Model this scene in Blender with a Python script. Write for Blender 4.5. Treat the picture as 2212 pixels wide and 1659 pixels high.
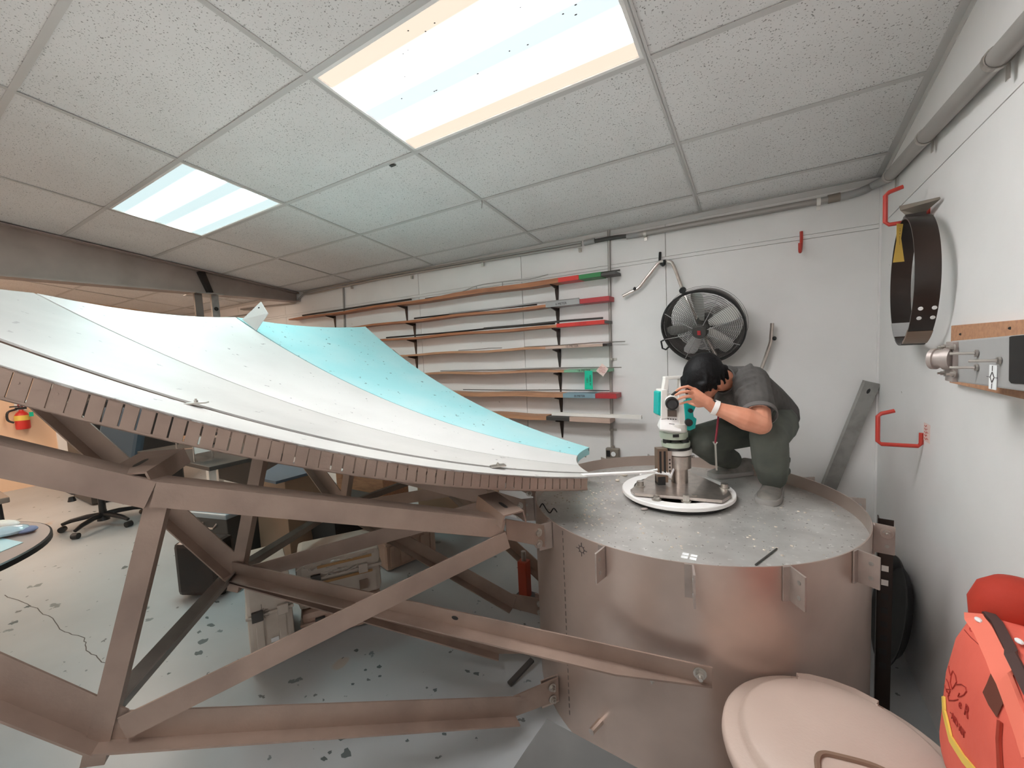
import bpy, bmesh, math, random
from mathutils import Vector as V, Matrix as M, Quaternion as Q
sc = bpy.context.scene
for o in list(bpy.data.objects): bpy.data.objects.remove(o)
random.seed(7)
R = math.radians
# ------------------------------------------------------------------ camera, world, exposure
FPX, W, H = 895.92, 2212, 1659
YAW, PITCH, ROLL = -.5518, -.074, -.0463
CAM = V((.3847, -1.1193, 1.5362))
def axes(yaw, p, r):
    f = V((math.sin(yaw)*math.cos(p), math.cos(yaw)*math.cos(p), math.sin(p)))
    r0 = V((math.cos(yaw), -math.sin(yaw), 0)); u0 = r0.cross(f)
    return r0*math.cos(r)+u0*math.sin(r), -r0*math.sin(r)+u0*math.cos(r), f
RT, UP, FW = axes(YAW, PITCH, ROLL)
cd = bpy.data.cameras.new('camera'); cam = bpy.data.objects.new('camera', cd); sc.collection.objects.link(cam)
cd.sensor_width = 36; cd.lens = FPX/W*36; cd.clip_start = .02
cam.matrix_world = M((( RT.x, UP.x, -FW.x, CAM.x), (RT.y, UP.y, -FW.y, CAM.y), (RT.z, UP.z, -FW.z, CAM.z), (0, 0, 0, 1)))
sc.camera = cam
wd = bpy.data.worlds.new('world'); sc.world = wd; wd.use_nodes = True
wd.node_tree.nodes['Background'].inputs[0].default_value = (.9, .95, 1, 1)
wd.node_tree.nodes['Background'].inputs[1].default_value = .3
sc.view_settings.view_transform = 'Standard'; sc.view_settings.look = 'None'
sc.view_settings.gamma = 1; sc.view_settings.use_curve_mapping = False
sc.view_settings.exposure = 0.75
LAMP = 22.0            # radiance of the troffer tubes' bands
# survey of the room (metres): back wall y, right wall x, ceiling slope, height of the ceiling at the back wall
WY, WX, SL, ZC = 2.0867, .9479, .1282, 2.44
XL, YF = -8.3, -3.3
HUB = V((.0377, .9134, 0)); HR, HZ, PZ = .687, .846, .785
def zceil(y): return ZC+SL*(WY-y)
def ray(x, y): return FW+RT*((x-W/2)/FPX)+UP*((H/2-y)/FPX)
def onx(x, y, X): d = ray(x, y); return CAM+d*((X-CAM.x)/d.x)
def ony(x, y, Y): d = ray(x, y); return CAM+d*((Y-CAM.y)/d.y)
def onz(x, y, Z): d = ray(x, y); return CAM+d*((Z-CAM.z)/d.z)
def dep(x, y, t): return CAM+ray(x, y)*t
# ------------------------------------------------------------------ materials
MATS = {}
def mat(name, col, rough=.5, metal=0., mix=None, mscale=6., lo=.4, hi=.65, spots=None, bump=0., bscale=60., spec=.5, emit=None, stretch=None, coat=0):
    if name in MATS: return MATS[name]
    m = bpy.data.materials.new(name); m.use_nodes = True; n = m.node_tree.nodes; l = m.node_tree.links
    b = n['Principled BSDF']; b.inputs['Roughness'].default_value = rough; b.inputs['Metallic'].default_value = metal
    b.inputs['Base Color'].default_value = (*col, 1); b.inputs['Specular IOR Level'].default_value = spec
    if coat: b.inputs['Coat Weight'].default_value = coat
    tc = n.new('ShaderNodeTexCoord'); src = tc.outputs['Object']
    if stretch:
        mp = n.new('ShaderNodeMapping'); mp.inputs['Scale'].default_value = stretch; l.new(src, mp.inputs[0]); src = mp.outputs[0]
    last = None
    def nz(scale, det=4):
        t = n.new('ShaderNodeTexNoise'); t.inputs['Scale'].default_value = scale; t.inputs['Detail'].default_value = det; l.new(src, t.inputs[0]); return t.outputs[0]
    def ramp(s, a, c):
        r = n.new('ShaderNodeMapRange'); r.inputs[1].default_value = a; r.inputs[2].default_value = c; l.new(s, r.inputs[0]); return r.outputs[0]
    def blend(fac, c2):
        nonlocal last
        x = n.new('ShaderNodeMix'); x.data_type = 'RGBA'; l.new(fac, x.inputs[0])
        if last is None: x.inputs[6].default_value = (*col, 1)
        else: l.new(last, x.inputs[6])
        x.inputs[7].default_value = (*c2, 1); last = x.outputs[2]; l.new(last, b.inputs['Base Color'])
    if mix: blend(ramp(nz(mscale), lo, hi), mix)
    for s in (spots or []): blend(ramp(nz(s[0], s[3] if len(s) > 3 else 3), s[1], s[1]+.012), s[2])
    if bump:
        bp = n.new('ShaderNodeBump'); bp.inputs['Strength'].default_value = bump; bp.inputs['Distance'].default_value = .004
        l.new(nz(bscale), bp.inputs['Height']); l.new(bp.outputs[0], b.inputs['Normal'])
    if emit:
        b.inputs['Emission Color'].default_value = (*emit[:3], 1); b.inputs['Emission Strength'].default_value = emit[3]
    MATS[name] = m; return m
steel = mat('warm_lit_aluminium', (.335, .242, .195), .42, .38, (.235, .168, .135), 5, .35, .7, bump=.15, bscale=90)  # warm local light put into the brown base colour; mottling is random
steel2 = mat('dull_steel', (.20, .165, .143), .45, .4, (.15, .122, .105), 6, bump=.1)
galv = mat('galvanised_steel', (.42, .41, .39), .38, .7, (.33, .32, .30), 14)
bolt_m = mat('zinc_bolt', (.5, .47, .43), .3, .9)
shellm = mat('hub_shell_steel', (.58, .46, .395), .34, .65, (.45, .36, .31), 3.2, .35, .7, bump=.06, bscale=30)
topm = mat('hub_top_steel', (.66, .64, .61), .34, .5, (.50, .48, .455), 7, .35, .7, spots=[(38, .645, (.72, .70, .67)), (60, .68, (.16, .14, .12))], bump=.1)
white_panel = mat('white_panel_paint', (.60, .59, .57), .5, 0, (.545, .535, .515), 2.5, .4, .7, spots=[(26, .705, (.25, .24, .24)), (60, .735, (.35, .33, .32))])
grey_panel = mat('chalky_panel_paint', (.485, .47, .445), .55, 0, (.40, .388, .368), 2.2, .38, .66, spots=[(24, .70, (.3, .28, .27)), (60, .73, (.4, .38, .36))], stretch=(1, 1, 1))
cyan_panel = mat('pale_turquoise_panel', (.33, .64, .665), .45, 0, (.45, .68, .69), 2.5, .4, .7, spots=[(26, .695, (.12, .2, .22)), (55, .72, (.2, .3, .3))])  # turquoise base colour with random paler mottling and dark specks
wall_m = mat('white_wall_paint', (.80, .775, .755), .55, 0, (.765, .74, .72), 3, spots=[(18, .765, (.5, .47, .44))], bump=.05, bscale=40)
joint_m = mat('wall_joint_grey', (.52, .49, .46), .8)  # grey backing that shows in the narrow panel joints
gridm = mat('ceiling_grid_paint', (.58, .555, .535), .5)
def tile_mat():
    m = mat('mineral_fibre_tile', (.79, .765, .75), .9, 0, (.75, .725, .71), 3, spots=[(150, .665, (.30, .285, .27), 1), (75, .71, (.35, .335, .32), 2)], bump=.25, bscale=160)
    return m
tilem = tile_mat()
floor_m = mat('chipped_grey_floor_paint', (.43, .45, .455), .32, 0, (.36, .375, .38), 1.3, .4, .7,
              spots=[(1.6, .675, (.42, .36, .31)), (7.5, .685, (.16, .19, .19), 4), (17, .70, (.13, .14, .14), 3)], bump=.06, bscale=12)
wood = mat('reddish_wood', (.42, .16, .07), .5, 0, (.30, .11, .05), 9, stretch=(.6, 8, 8))
wood_l = mat('pale_wood', (.52, .27, .15), .55, 0, (.42, .21, .12), 9, stretch=(.6, 8, 8))
wood_e = mat('greyish_pine', (.56, .40, .32), .6, 0, (.46, .33, .27), 9, stretch=(.6, 8, 8))
red_p = mat('red_paint', (.62, .035, .025), .4); redhook = mat('red_vinyl', (.50, .045, .03), .4)
dkred = mat('dark_red_paint', (.42, .03, .035), .45)
green_p = mat('green_paint', (.025, .20, .055), .45)
pale_green = mat('pale_green_paint', (.20, .42, .27), .5)
blue_p = mat('grey_blue_paint', (.22, .33, .38), .5)
black = mat('black_plastic', (.012, .011, .011), .45); blackmetal = mat('black_metal', (.03, .023, .02), .3, .4, (.045, .028, .022), 5)
dkgrey = mat('dark_grey_metal', (.07, .065, .06), .5, .3)
grey_m = mat('grey_paint', (.36, .35, .34), .5, 0, (.32, .31, .305), 6); pipe_m = mat('grey_conduit', (.36, .335, .31), .4, .3)
white_pl = mat('white_plastic', (.84, .80, .75), .4); white_b = mat('bright_white_paint', (.88, .85, .82), .45)
teal = mat('teal_plastic', (.0, .42, .38), .35)
chrome = mat('brushed_steel', (.62, .55, .50), .28, .9, (.52, .46, .42), 30)
beige = mat('beige_polyethylene', (.52, .405, .34), .5, 0, (.48, .37, .31), 4, bump=.12, bscale=140)
orange = mat('red_orange_nylon', (.76, .135, .09), .7, 0, (.66, .105, .07), 4, bump=.3, bscale=45)
darkred_f = mat('deep_red_lining', (.42, .03, .012), .8, bump=.3, bscale=30)
yellow = mat('yellow_tape', (.80, .56, .10), .5); tagy = mat('yellow_card', (.68, .43, .08), .6)
tagg = mat('green_card', (.0, .50, .30), .6); paper = mat('white_paper', (.80, .80, .79), .7); ink = mat('dark_ink', (.05, .04, .04), .7)
redink = mat('dark_red_ink', (.35, .025, .015), .7); pinktag = mat('pinkish_card', (.78, .60, .54), .6)
skin = mat('skin', (.62, .25, .15), .5, 0, (.68, .31, .20), 12); hair = mat('black_hair', (.005, .0045, .005), .6, bump=.6, bscale=70, spec=.25)
shirt_m = mat('charcoal_polo_knit', (.095, .088, .083), .85, 0, (.075, .07, .066), 30, bump=.35, bscale=35)
trouser_m = mat('grey_green_twill', (.115, .125, .105), .85, 0, (.09, .10, .085), 10, bump=.4, bscale=24)
shoe_m = mat('grey_suede', (.25, .23, .205), .8, 0, (.2, .185, .17), 25); sole_m = mat('grey_rubber_sole', (.33, .31, .29), .7)
card = mat('brown_cardboard', (.40, .27, .18), .8); crate = mat('off_white_case_plastic', (.56, .49, .42), .5, 0, (.49, .42, .355), 8, bump=.15, bscale=20)
crate_p = mat('pinkish_case_plastic', (.52, .37, .29), .55, 0, (.46, .32, .25), 8, bump=.15, bscale=20)
filmm = mat('crumpled_clear_wrap', (.60, .54, .48), .15, 0, (.45, .40, .35), 30, bump=.9, bscale=30)
bluegrey = mat('blue_grey_fabric', (.045, .065, .085), .9); beam_m = mat('brown_grey_beam_paint', (.40, .32, .28), .6, 0, (.34, .27, .235), 4)
sheet_m = mat('grey_sheet_metal', (.085, .081, .076), .65, 0., (.066, .063, .06), 5)
tabletop_m = mat('pinkish_laminate', (.50, .38, .34), .35); peach = mat('peach_lit_wall', (.80, .55, .37), .6)  # peach: orange light on the left wall put into its base colour
glass_d = mat('dark_lens', (.008, .008, .01), .08, 0, coat=1)
debris_m = mat('pale_grit', (.6, .52, .44), .8); rubberpad = mat('grey_rubber', (.12, .11, .105), .7)
def lamp_mat(name, edge, tube, mid, k):
    # prismatic diffuser: two bright bands over the tubes, dimmer between and at the long edges
    m = bpy.data.materials.new(name); m.use_nodes = True; n = m.node_tree.nodes; l = m.node_tree.links
    b = n['Principled BSDF']; b.inputs['Base Color'].default_value = (.08, .08, .08, 1); b.inputs['Roughness'].default_value = .4; b.inputs['Specular IOR Level'].default_value = .2
    tc = n.new('ShaderNodeTexCoord'); sp = n.new('ShaderNodeSeparateXYZ'); l.new(tc.outputs['Object'], sp.inputs[0])
    mr = n.new('ShaderNodeMapRange'); mr.inputs[1].default_value = -.31; mr.inputs[2].default_value = .31; l.new(sp.outputs[1], mr.inputs[0])
    cr = n.new('ShaderNodeValToRGB'); l.new(mr.outputs[0], cr.inputs[0]); e = cr.color_ramp.elements
    e[0].position = 0; e[0].color = (*edge, 1); e[1].position = 1; e[1].color = (*edge, 1)
    for p, c in ((.16, edge), (.25, tube), (.36, tube), (.44, mid), (.56, mid), (.64, tube), (.75, tube), (.84, edge)):
        x = e.new(p); x.color = (*c, 1)
    cr.color_ramp.interpolation = 'EASE'
    l.new(cr.outputs[0], b.inputs['Emission Color']); b.inputs['Emission Strength'].default_value = k
    MATS[name] = m; return m
KE = .70/LAMP
warm_lamp = lamp_mat('warm_white_diffuser', (.86*KE, .70*KE, .56*KE), (.985, .99, 1), (.72*KE, .82*KE, .86*KE), LAMP)
cool_lamp = lamp_mat('cool_cyan_diffuser', (.76*KE, .95*KE, .97*KE), (.72, 1, 1), (.76*KE, .95*KE, .97*KE), LAMP*.8)
peach_lamp = lamp_mat('amber_diffuser', (.9, .6, .35), (1, .87, .78), (.9, .75, .62), LAMP*.6)
# ------------------------------------------------------------------ mesh helpers
class MB:
    def __init__(s): s.v = []; s.f = []
    def add(s, vs, fs):
        k = len(s.v); s.v += [V(x) for x in vs]; s.f += [tuple(i+k for i in f) for f in fs]; return s
    def box(s, c, d, rot=None):
        c = V(c); hx, hy, hz = d[0]/2, d[1]/2, d[2]/2
        vs = [V((x*hx, y*hy, z*hz)) for x in (-1, 1) for y in (-1, 1) for z in (-1, 1)]
        if rot is not None: vs = [rot @ v for v in vs]
        return s.add([v+c for v in vs], [(0, 1, 3, 2), (4, 6, 7, 5), (0, 4, 5, 1), (2, 3, 7, 6), (0, 2, 6, 4), (1, 5, 7, 3)])
    def poly(s, pts, th):
        # flat polygon given in 3D, extruded by vector th
        n = len(pts); th = V(th); vs = [V(p) for p in pts]+[V(p)+th for p in pts]
        return s.add(vs, [tuple(range(n))[::-1], tuple(range(n, 2*n))]+[(i, (i+1) % n, (i+1) % n+n, i+n) for i in range(n)])
    def member(s, p0, p1, prof, side):
        p0, p1 = V(p0), V(p1); d = (p1-p0).normalized(); v = V(side); v = (v-d*v.dot(d)).normalized(); u = v.cross(d)
        if u.z < 0: u = -u
        return s.poly([p0+v*a+u*b for a, b in prof], p1-p0)
    def rings(s, rs, cap=True, closed=True):
        n = len(rs[0]); k = len(s.v)
        for r in rs: s.v += [V(p) for p in r]
        for i in range(len(rs)-1):
            for j in range(n if closed else n-1):
                a, b = k+i*n+j, k+i*n+(j+1) % n; s.f.append((a, b, b+n, a+n))
        if cap: s.f.append(tuple(range(k, k+n))[::-1]); s.f.append(tuple(range(k+(len(rs)-1)*n, k+len(rs)*n)))
        return s
    def cyl(s, p0, p1, r0, r1=None, n=16, cap=True):
        p0, p1 = V(p0), V(p1); r1 = r0 if r1 is None else r1; d = (p1-p0).normalized()
        a = d.orthogonal().normalized(); b = d.cross(a)
        cs = [(math.cos(2*math.pi*i/n), math.sin(2*math.pi*i/n)) for i in range(n)]
        return s.rings([[p0+(a*x+b*y)*r0 for x, y in cs], [p1+(a*x+b*y)*r1 for x, y in cs]], cap)
    def tube(s, pts, r, n=8, cap=True, closed=False):
        pts = [V(p) for p in pts]; rs = []; a = None; m = len(pts)
        for i, p in enumerate(pts):
            if closed: d = pts[(i+1) % m]-pts[i-1]
            else: d = pts[min(i+1, m-1)]-pts[max(i-1, 0)]
            d.normalize()
            a = d.orthogonal().normalized() if a is None else (a-d*a.dot(d)).normalized()
            b = d.cross(a); rr = r[i] if isinstance(r, (list, tuple)) else r
            rs.append([p+(a*math.cos(2*math.pi*k/n)+b*math.sin(2*math.pi*k/n))*rr for k in range(n)])
        if closed: rs.append(rs[0]); cap = False
        return s.rings(rs, cap)
    def lathe(s, prof, c, ax=(0, 0, 1), n=32, closed=False, ref=None, ang=2*math.pi):
        c = V(c); ax = V(ax).normalized(); a = V(ref).normalized() if ref else ax.orthogonal().normalized(); b = ax.cross(a)
        rs = []; full = ang > 6.28
        m = n if full else n+1
        for r, h in prof: rs.append([c+ax*h+(a*math.cos(ang*i/n)+b*math.sin(ang*i/n))*max(r, 1e-4) for i in range(m)])
        if closed: rs.append(rs[0])
        return s.rings(rs, not closed and full, full)
    def ell(s, c, r, n=16, m=10, rot=None):
        c = V(c); rs = []
        for j in range(m+1):
            t = math.pi*j/m; t = min(max(t, .02), math.pi-.02); q = []
            for i in range(n):
                a = 2*math.pi*i/n; p = V((r[0]*math.sin(t)*math.cos(a), r[1]*math.sin(t)*math.sin(a), -r[2]*math.cos(t)))
                q.append(c+(rot @ p if rot is not None else p))
            rs.append(q)
        return s.rings(rs)
    def build(s, name, m, parent=None, smooth=False, bevel=0, sub=0, off=None, auto=None):
        me = bpy.data.meshes.new(name); o0 = V((0, 0, 0))
        if off is not None: o0 = V(off)
        elif parent is not None: o0 = ROOT[parent.name]
        me.from_pydata([v-o0 for v in s.v], [], s.f); me.materials.append(m)
        bm = bmesh.new(); bm.from_mesh(me); bmesh.ops.recalc_face_normals(bm, faces=bm.faces)
        if bevel: bmesh.ops.bevel(bm, geom=[e for e in bm.edges if e.is_manifold and e.calc_face_angle(0) > .5], offset=bevel, segments=2, affect='EDGES', profile=.6)
        bm.to_mesh(me); bm.free()
        if smooth:
            for p in me.polygons: p.use_smooth = True
            try: me.set_sharp_from_angle(angle=R(auto or 35))
            except Exception: pass
        o = bpy.data.objects.new(name, me); sc.collection.objects.link(o)
        if parent is not None: o.parent = parent; ROOT[o.name] = o0
        else:
            if off is not None: o.location = o0
            ROOT[o.name] = o0
        return o
ROOT = {}
def thing(name, label, cat, loc, group=None):
    o = bpy.data.objects.new(name, None); sc.collection.objects.link(o); o.location = V(loc); o.empty_display_size = .1
    ROOT[o.name] = V(loc); o['label'] = label; o['category'] = cat
    if group: o['group'] = group
    return o
def tag(o, label, cat, group=None):
    o['label'] = label; o['category'] = cat
    if group: o['group'] = group
    return o
def struct(o): o['kind'] = 'structure'; return o
def lab(o, t): o['label'] = t; return o
def dup(src, delta, parent=None):
    # a copy of a thing with copies of its parts and sub-parts
    c = src.copy(); sc.collection.objects.link(c)
    if parent is None: c.location = src.location+V(delta); ROOT[c.name] = ROOT[src.name]+V(delta)
    else: c.parent = parent
    for ch in list(src.children): dup(ch, (0, 0, 0), c)
    return c
def text(s, size, loc, xdir, ydir, m, parent, name='lettering', th=.0006):
    cu = bpy.data.curves.new(name, 'FONT'); cu.body = s; cu.size = size; cu.extrude = th; cu.align_x = 'CENTER'; cu.align_y = 'CENTER'; cu.resolution_u = 2
    t = bpy.data.objects.new(name, cu); sc.collection.objects.link(t)
    dg = bpy.context.evaluated_depsgraph_get(); me = bpy.data.meshes.new_from_object(t.evaluated_get(dg)); bpy.data.objects.remove(t)
    x = V(xdir).normalized(); y = V(ydir); y = (y-x*y.dot(x)).normalized(); z = x.cross(y)
    me.transform(M(((x.x, y.x, z.x, 0), (x.y, y.y, z.y, 0), (x.z, y.z, z.z, 0), (0, 0, 0, 1))))
    o0 = ROOT[parent.name]; me.transform(M.Translation(V(loc)-o0)); me.materials.clear(); me.materials.append(m); me.name = name
    o = bpy.data.objects.new(name, me); sc.collection.objects.link(o); o.parent = parent; ROOT[o.name] = o0
    return o
def blob(parts, name, m, parent, voxel=.006, smooth=4, ells=()):
    # organic body: tapered capsules and ellipsoids fused into one continuous surface
    b = MB()
    for p0, r0, p1, r1 in parts:
        p0, p1 = V(p0), V(p1); d = p1-p0; L = max(d.length, 1e-4); d.normalize(); a = d.orthogonal().normalized(); c = d.cross(a); rs = []
        prof = [(r0*math.cos(t), -r0*math.sin(t)) for t in [R(88), R(65), R(40), R(15)]]
        prof += [(r0+(r1-r0)*t, L*t) for t in (0, .25, .5, .75, 1)]
        prof += [(r1*math.cos(t), L+r1*math.sin(t)) for t in [R(15), R(40), R(65), R(88)]]
        for r, h in prof: rs.append([p0+d*h+(a*math.cos(2*math.pi*i/14)+c*math.sin(2*math.pi*i/14))*r for i in range(14)])
        b.rings(rs)
    for e in ells: b.ell(e[0], e[1], 18, 12, e[2] if len(e) > 2 else None)
    o = b.build(name, m, parent, smooth=True)
    md = o.modifiers.new('r', 'REMESH'); md.mode = 'VOXEL'; md.voxel_size = voxel; md.use_smooth_shade = True
    ms = o.modifiers.new('s', 'SMOOTH'); ms.iterations = smooth; ms.factor = .5
    dg = bpy.context.evaluated_depsgraph_get(); dg.update(); me = bpy.data.meshes.new_from_object(o.evaluated_get(dg)); o.modifiers.clear(); o.data = me
    for p in me.polygons: p.use_smooth = True
    me.name = name
    if not me.materials: me.materials.append(m)
    return o
def arc(c, a, b, r, t0, t1, n): return [V(c)+(V(a)*math.cos(t0+(t1-t0)*i/n)+V(b)*math.sin(t0+(t1-t0)*i/n))*r for i in range(n+1)]
def hexbolt(b, p, ax, r=.012, h=.012):
    p = V(p); ax = V(ax).normalized(); b.cyl(p, p+ax*.003, r*1.5, n=14); b.cyl(p+ax*.003, p+ax*(.003+h), r, n=6); b.cyl(p+ax*(.003+h), p+ax*(.003+h*1.9), r*.5, n=8); return b
# ================================================================== SETTING
fl = struct(MB().box(((XL+WX)/2, (YF+WY)/2, -.05), (WX-XL+.2, WY-YF+.2, .1)).build('floor', floor_m))
# crack running over the floor, a shallow dark groove
cr = MB(); px0 = [(10, 1285), (60, 1305), (105, 1330), (140, 1365), (183, 1378), (186, 1405), (215, 1425), (245, 1445)]
pp = [onz(x, y, .0006) for x, y in px0]
for a, c in zip(pp, pp[1:]):
    k = 5; q = [a.lerp(c, i/k)+V((random.uniform(-.008, .008), random.uniform(-.008, .008), 0))*(0 < i < k) for i in range(k+1)]
    for u, w in zip(q, q[1:]):
        n_ = (w-u).cross(V((0, 0, 1))).normalized()*.0022; cr.add([u-n_, u+n_, w+n_, w-n_], [(0, 1, 2, 3)])
cr.build('floor_crack', dkgrey, fl)
# dark chips in the floor paint that show up singly
ch = MB()
for x, y, s in [(440, 1385, .04), (455, 1350, .035), (430, 1410, .03), (447, 1334, .03), (470, 1300, .028), (430, 1365, .018), (520, 1275, .03), (476, 1480, .022), (455, 1500, .02), (740, 1590, .03), (750, 1627, .03), (700, 1640, .018), (713, 1625, .012), (820, 1440, .02), (790, 1447, .012), (770, 1405, .015), (935, 1275, .01), (1010, 1450, .018), (940, 1490, .014), (1030, 1455, .02), (365, 1455, .012), (250, 1520, .012), (60, 1310, .03), (30, 1345, .03), (270, 1225, .04), (205, 1105, .03), (150, 1105, .03), (290, 1190, .03), (330, 1195, .03), (820, 1460, .012), (762, 1478, .014), (640, 1270, .02), (960, 1585, .014), (880, 1600, .012)]:
    p = onz(x, y, .0005); n = 11; rr = [s*random.uniform(.45, 1) for _ in range(n)]; st = random.uniform(.5, 1); an = random.uniform(0, 3)
    q = [p+V((math.cos(2*math.pi*i/n)*rr[i], math.sin(2*math.pi*i/n)*rr[i]*st, 0)) for i in range(n)]; ch.add(q, [tuple(range(n))])
o = ch.build('paint_chip', mat('bare_floor', (.10, .12, .12), .6), fl); o['kind'] = 'stuff'
# walls: backing with flush panels and narrow joints
def wall(name, m): return struct(m.build(name, joint_m))
wb = wall('wall_back', MB().box(((XL+WX)/2, WY+.06, 1.6), (WX-XL+.4, .1, 3.6)))
ZS = 2.168
bx = [WX, -.235, -1.44, -2.66, -3.85, -5.07, -6.29, -7.5, XL]
for a, c in zip(bx, bx[1:]):
    g = .0025
    MB().poly([(c+g, WY+.011, 0), (a-g, WY+.011, 0), (a-g, WY+.011, ZS-.014), (c+g, WY+.011, ZS-.014)], (0, -.011, 0)).build('wall_panel', wall_m, wb)
    MB().poly([(c+g, WY+.011, ZS+.014), (a-g, WY+.011, ZS+.014), (a-g, WY+.011, 2.6), (c+g, WY+.011, 2.6)], (0, -.011, 0)).build('wall_panel', wall_m, wb)
MB().box(((XL+WX)/2, WY+.005, ZS), (WX-XL, .012, .0225)).build('joint_strip', wall_m, wb)
wr = wall('wall_right', MB().box((WX+.06, (YF+WY)/2, 1.6), (.1, WY-YF+.3, 3.6)))
by = [WY, -.35, -2.79, YF]
for a, c in zip(by, by[1:]):
    g = .0015
    MB().poly([(WX+.011, c+g, 0), (WX+.011, a-g, 0), (WX+.011, a-g, ZS-.002), (WX+.011, c+g, ZS-.002)], (-.011, 0, 0)).build('wall_panel', wall_m, wr)
    MB().poly([(WX+.011, c+g, ZS+.002), (WX+.011, a-g, ZS+.002), (WX+.011, a-g, zceil(a)+.1), (WX+.011, c+g, zceil(c)+.1)], (-.011, 0, 0)).build('wall_panel', wall_m, wr)
MB().box((WX-.004, WY-.004, 1.2), (.012, .012, 2.4)).build('corner_bead', wall_m, wr)
DY0, DY1 = .56, 1.5
wl = struct(MB().box((XL-.06, (YF+DY0)/2, 1.7), (.12, DY0-YF, 3.6)).box((XL-.06, (DY1+WY)/2, 1.7), (.12, WY-DY1, 3.6)).box((XL-.06, (DY0+DY1)/2, 2.8), (.12, DY1-DY0, 1.4)).build('wall_left', peach))
struct(MB().box(((XL+WX)/2, YF-.06, 1.7), (WX-XL+.4, .12, 3.6)).build('wall_front', wall_m))
t1 = struct(MB().box((XL+.02, DY0-.05, 1.05), (.06, .09, 2.1)).box((XL+.02, DY1+.05, 1.05), (.06, .09, 2.1)).box((XL+.02, (DY0+DY1)/2, 2.14), (.06, DY1-DY0+.2, .09)).build('trim_1', white_b))
dr = struct(MB().box((XL-.09, (DY0+DY1)/2, 1.05), (.05, DY1-DY0, 2.09)).build('door_1', dkgrey))
MB().lathe([(.001, 0), (.03, .0), (.03, .02), (.012, .03), (.012, .05), (.028, .06), (.028, .085), (.001, .09)], (XL-.066, DY0+.1, .95), (1, 0, 0), 14).build('door_knob', chrome, dr, smooth=True)
# ceiling: sloping backing, T-bar grid, lay-in tiles
CT = 1/math.sqrt(1+SL*SL); ex = V((1, 0, 0)); el = V((0, CT, -SL*CT)); en = V((0, SL*CT, CT))
def ce(x, l, d=0): y = l*CT; return V((x, y, zceil(y)))+en*d
LW = WY/CT; LF = YF/CT-.05
ceil = struct(MB().poly([ce(XL-.2, LF, .12), ce(WX+.2, LF, .12), ce(WX+.2, LW+.2, .12), ce(XL-.2, LW+.2, .12)], en*.05).build('ceiling', wall_m))
xs = [WX]+[-1.22*i for i in range(0, 7)]+[XL]
ls = [LW]+[.61*j for j in range(3, -6, -1)]+[LF]
lights = {(2, 4): 'w', (4, 4): 'c', (2, 7): 'w', (6, 4): 'p', (7, 7): 'p', (6, 9): 'p', (2, 10): 'w'}
def grid_idx(v, L): return L
cells = []
for i in range(len(xs)-1):
    for j in range(len(ls)-1):
        cells.append((xs[i+1], xs[i], ls[j+1], ls[j], i+1, j+1))
LIGHT = []
for x0, x1, l0, l1, i, j in cells:
    if (i, j) in lights: LIGHT.append((x0, x1, l0, l1, lights[(i, j)])); continue
    g = .004; sag = random.uniform(0, .003)
    MB().poly([ce(x0+g, l0+g, .004+sag), ce(x1-g, l0+g, .004+sag), ce(x1-g, l1-g, .004+sag), ce(x0+g, l1-g, .004+sag)], en*.016).build('ceiling_tile', tilem, ceil)
for x in xs[1:-1]:
    MB().poly([ce(x-.0125, LF), ce(x+.0125, LF), ce(x+.0125, LW), ce(x-.0125, LW)], en*.003).poly([ce(x-.002, LF), ce(x+.002, LF), ce(x+.002, LW), ce(x-.002, LW)], en*.04).build('main_runner', gridm, ceil)
for l in ls[1:-1]:
    for i in range(len(xs)-1):
        x0, x1 = xs[i+1]+.0125, xs[i]-.0125
        MB().poly([ce(x0, l-.0125), ce(x1, l-.0125), ce(x1, l+.0125), ce(x0, l+.0125)], en*.0028).build('cross_tee', gridm, ceil)
struct(MB().poly([ce(XL, LW-.022), ce(WX, LW-.022), ce(WX, LW+.0), ce(XL, LW+.0)], en*.003).box(((XL+WX)/2, WY-.0015, ZC-.018), (WX-XL, .003, .03)).build('trim_2', gridm))
struct(MB().poly([ce(WX-.03, LF), ce(WX, LF), ce(WX, LW), ce(WX-.03, LW)], en*.003).poly([ce(WX-.003, LF, -.03), ce(WX, LF, -.03), ce(WX, LW, -.03), ce(WX-.003, LW, -.03)], en*.03).build('trim_3', gridm))
LL = {0: 'large ceiling light with peach edges, directly over the white slotted dish panels and fan side',
      }
vis = {(2, 4): 'big warm white ceiling light panel nearest the camera, above the dish', (4, 4): 'smaller looking cyan tinted ceiling light panel, beside the steel beam'}
hid = 0; NUM = ['left end', 'second from left', 'left back row', 'middle', 'right of middle', 'front row', 'front right', 'far right', 'near right', 'spare']
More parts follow.
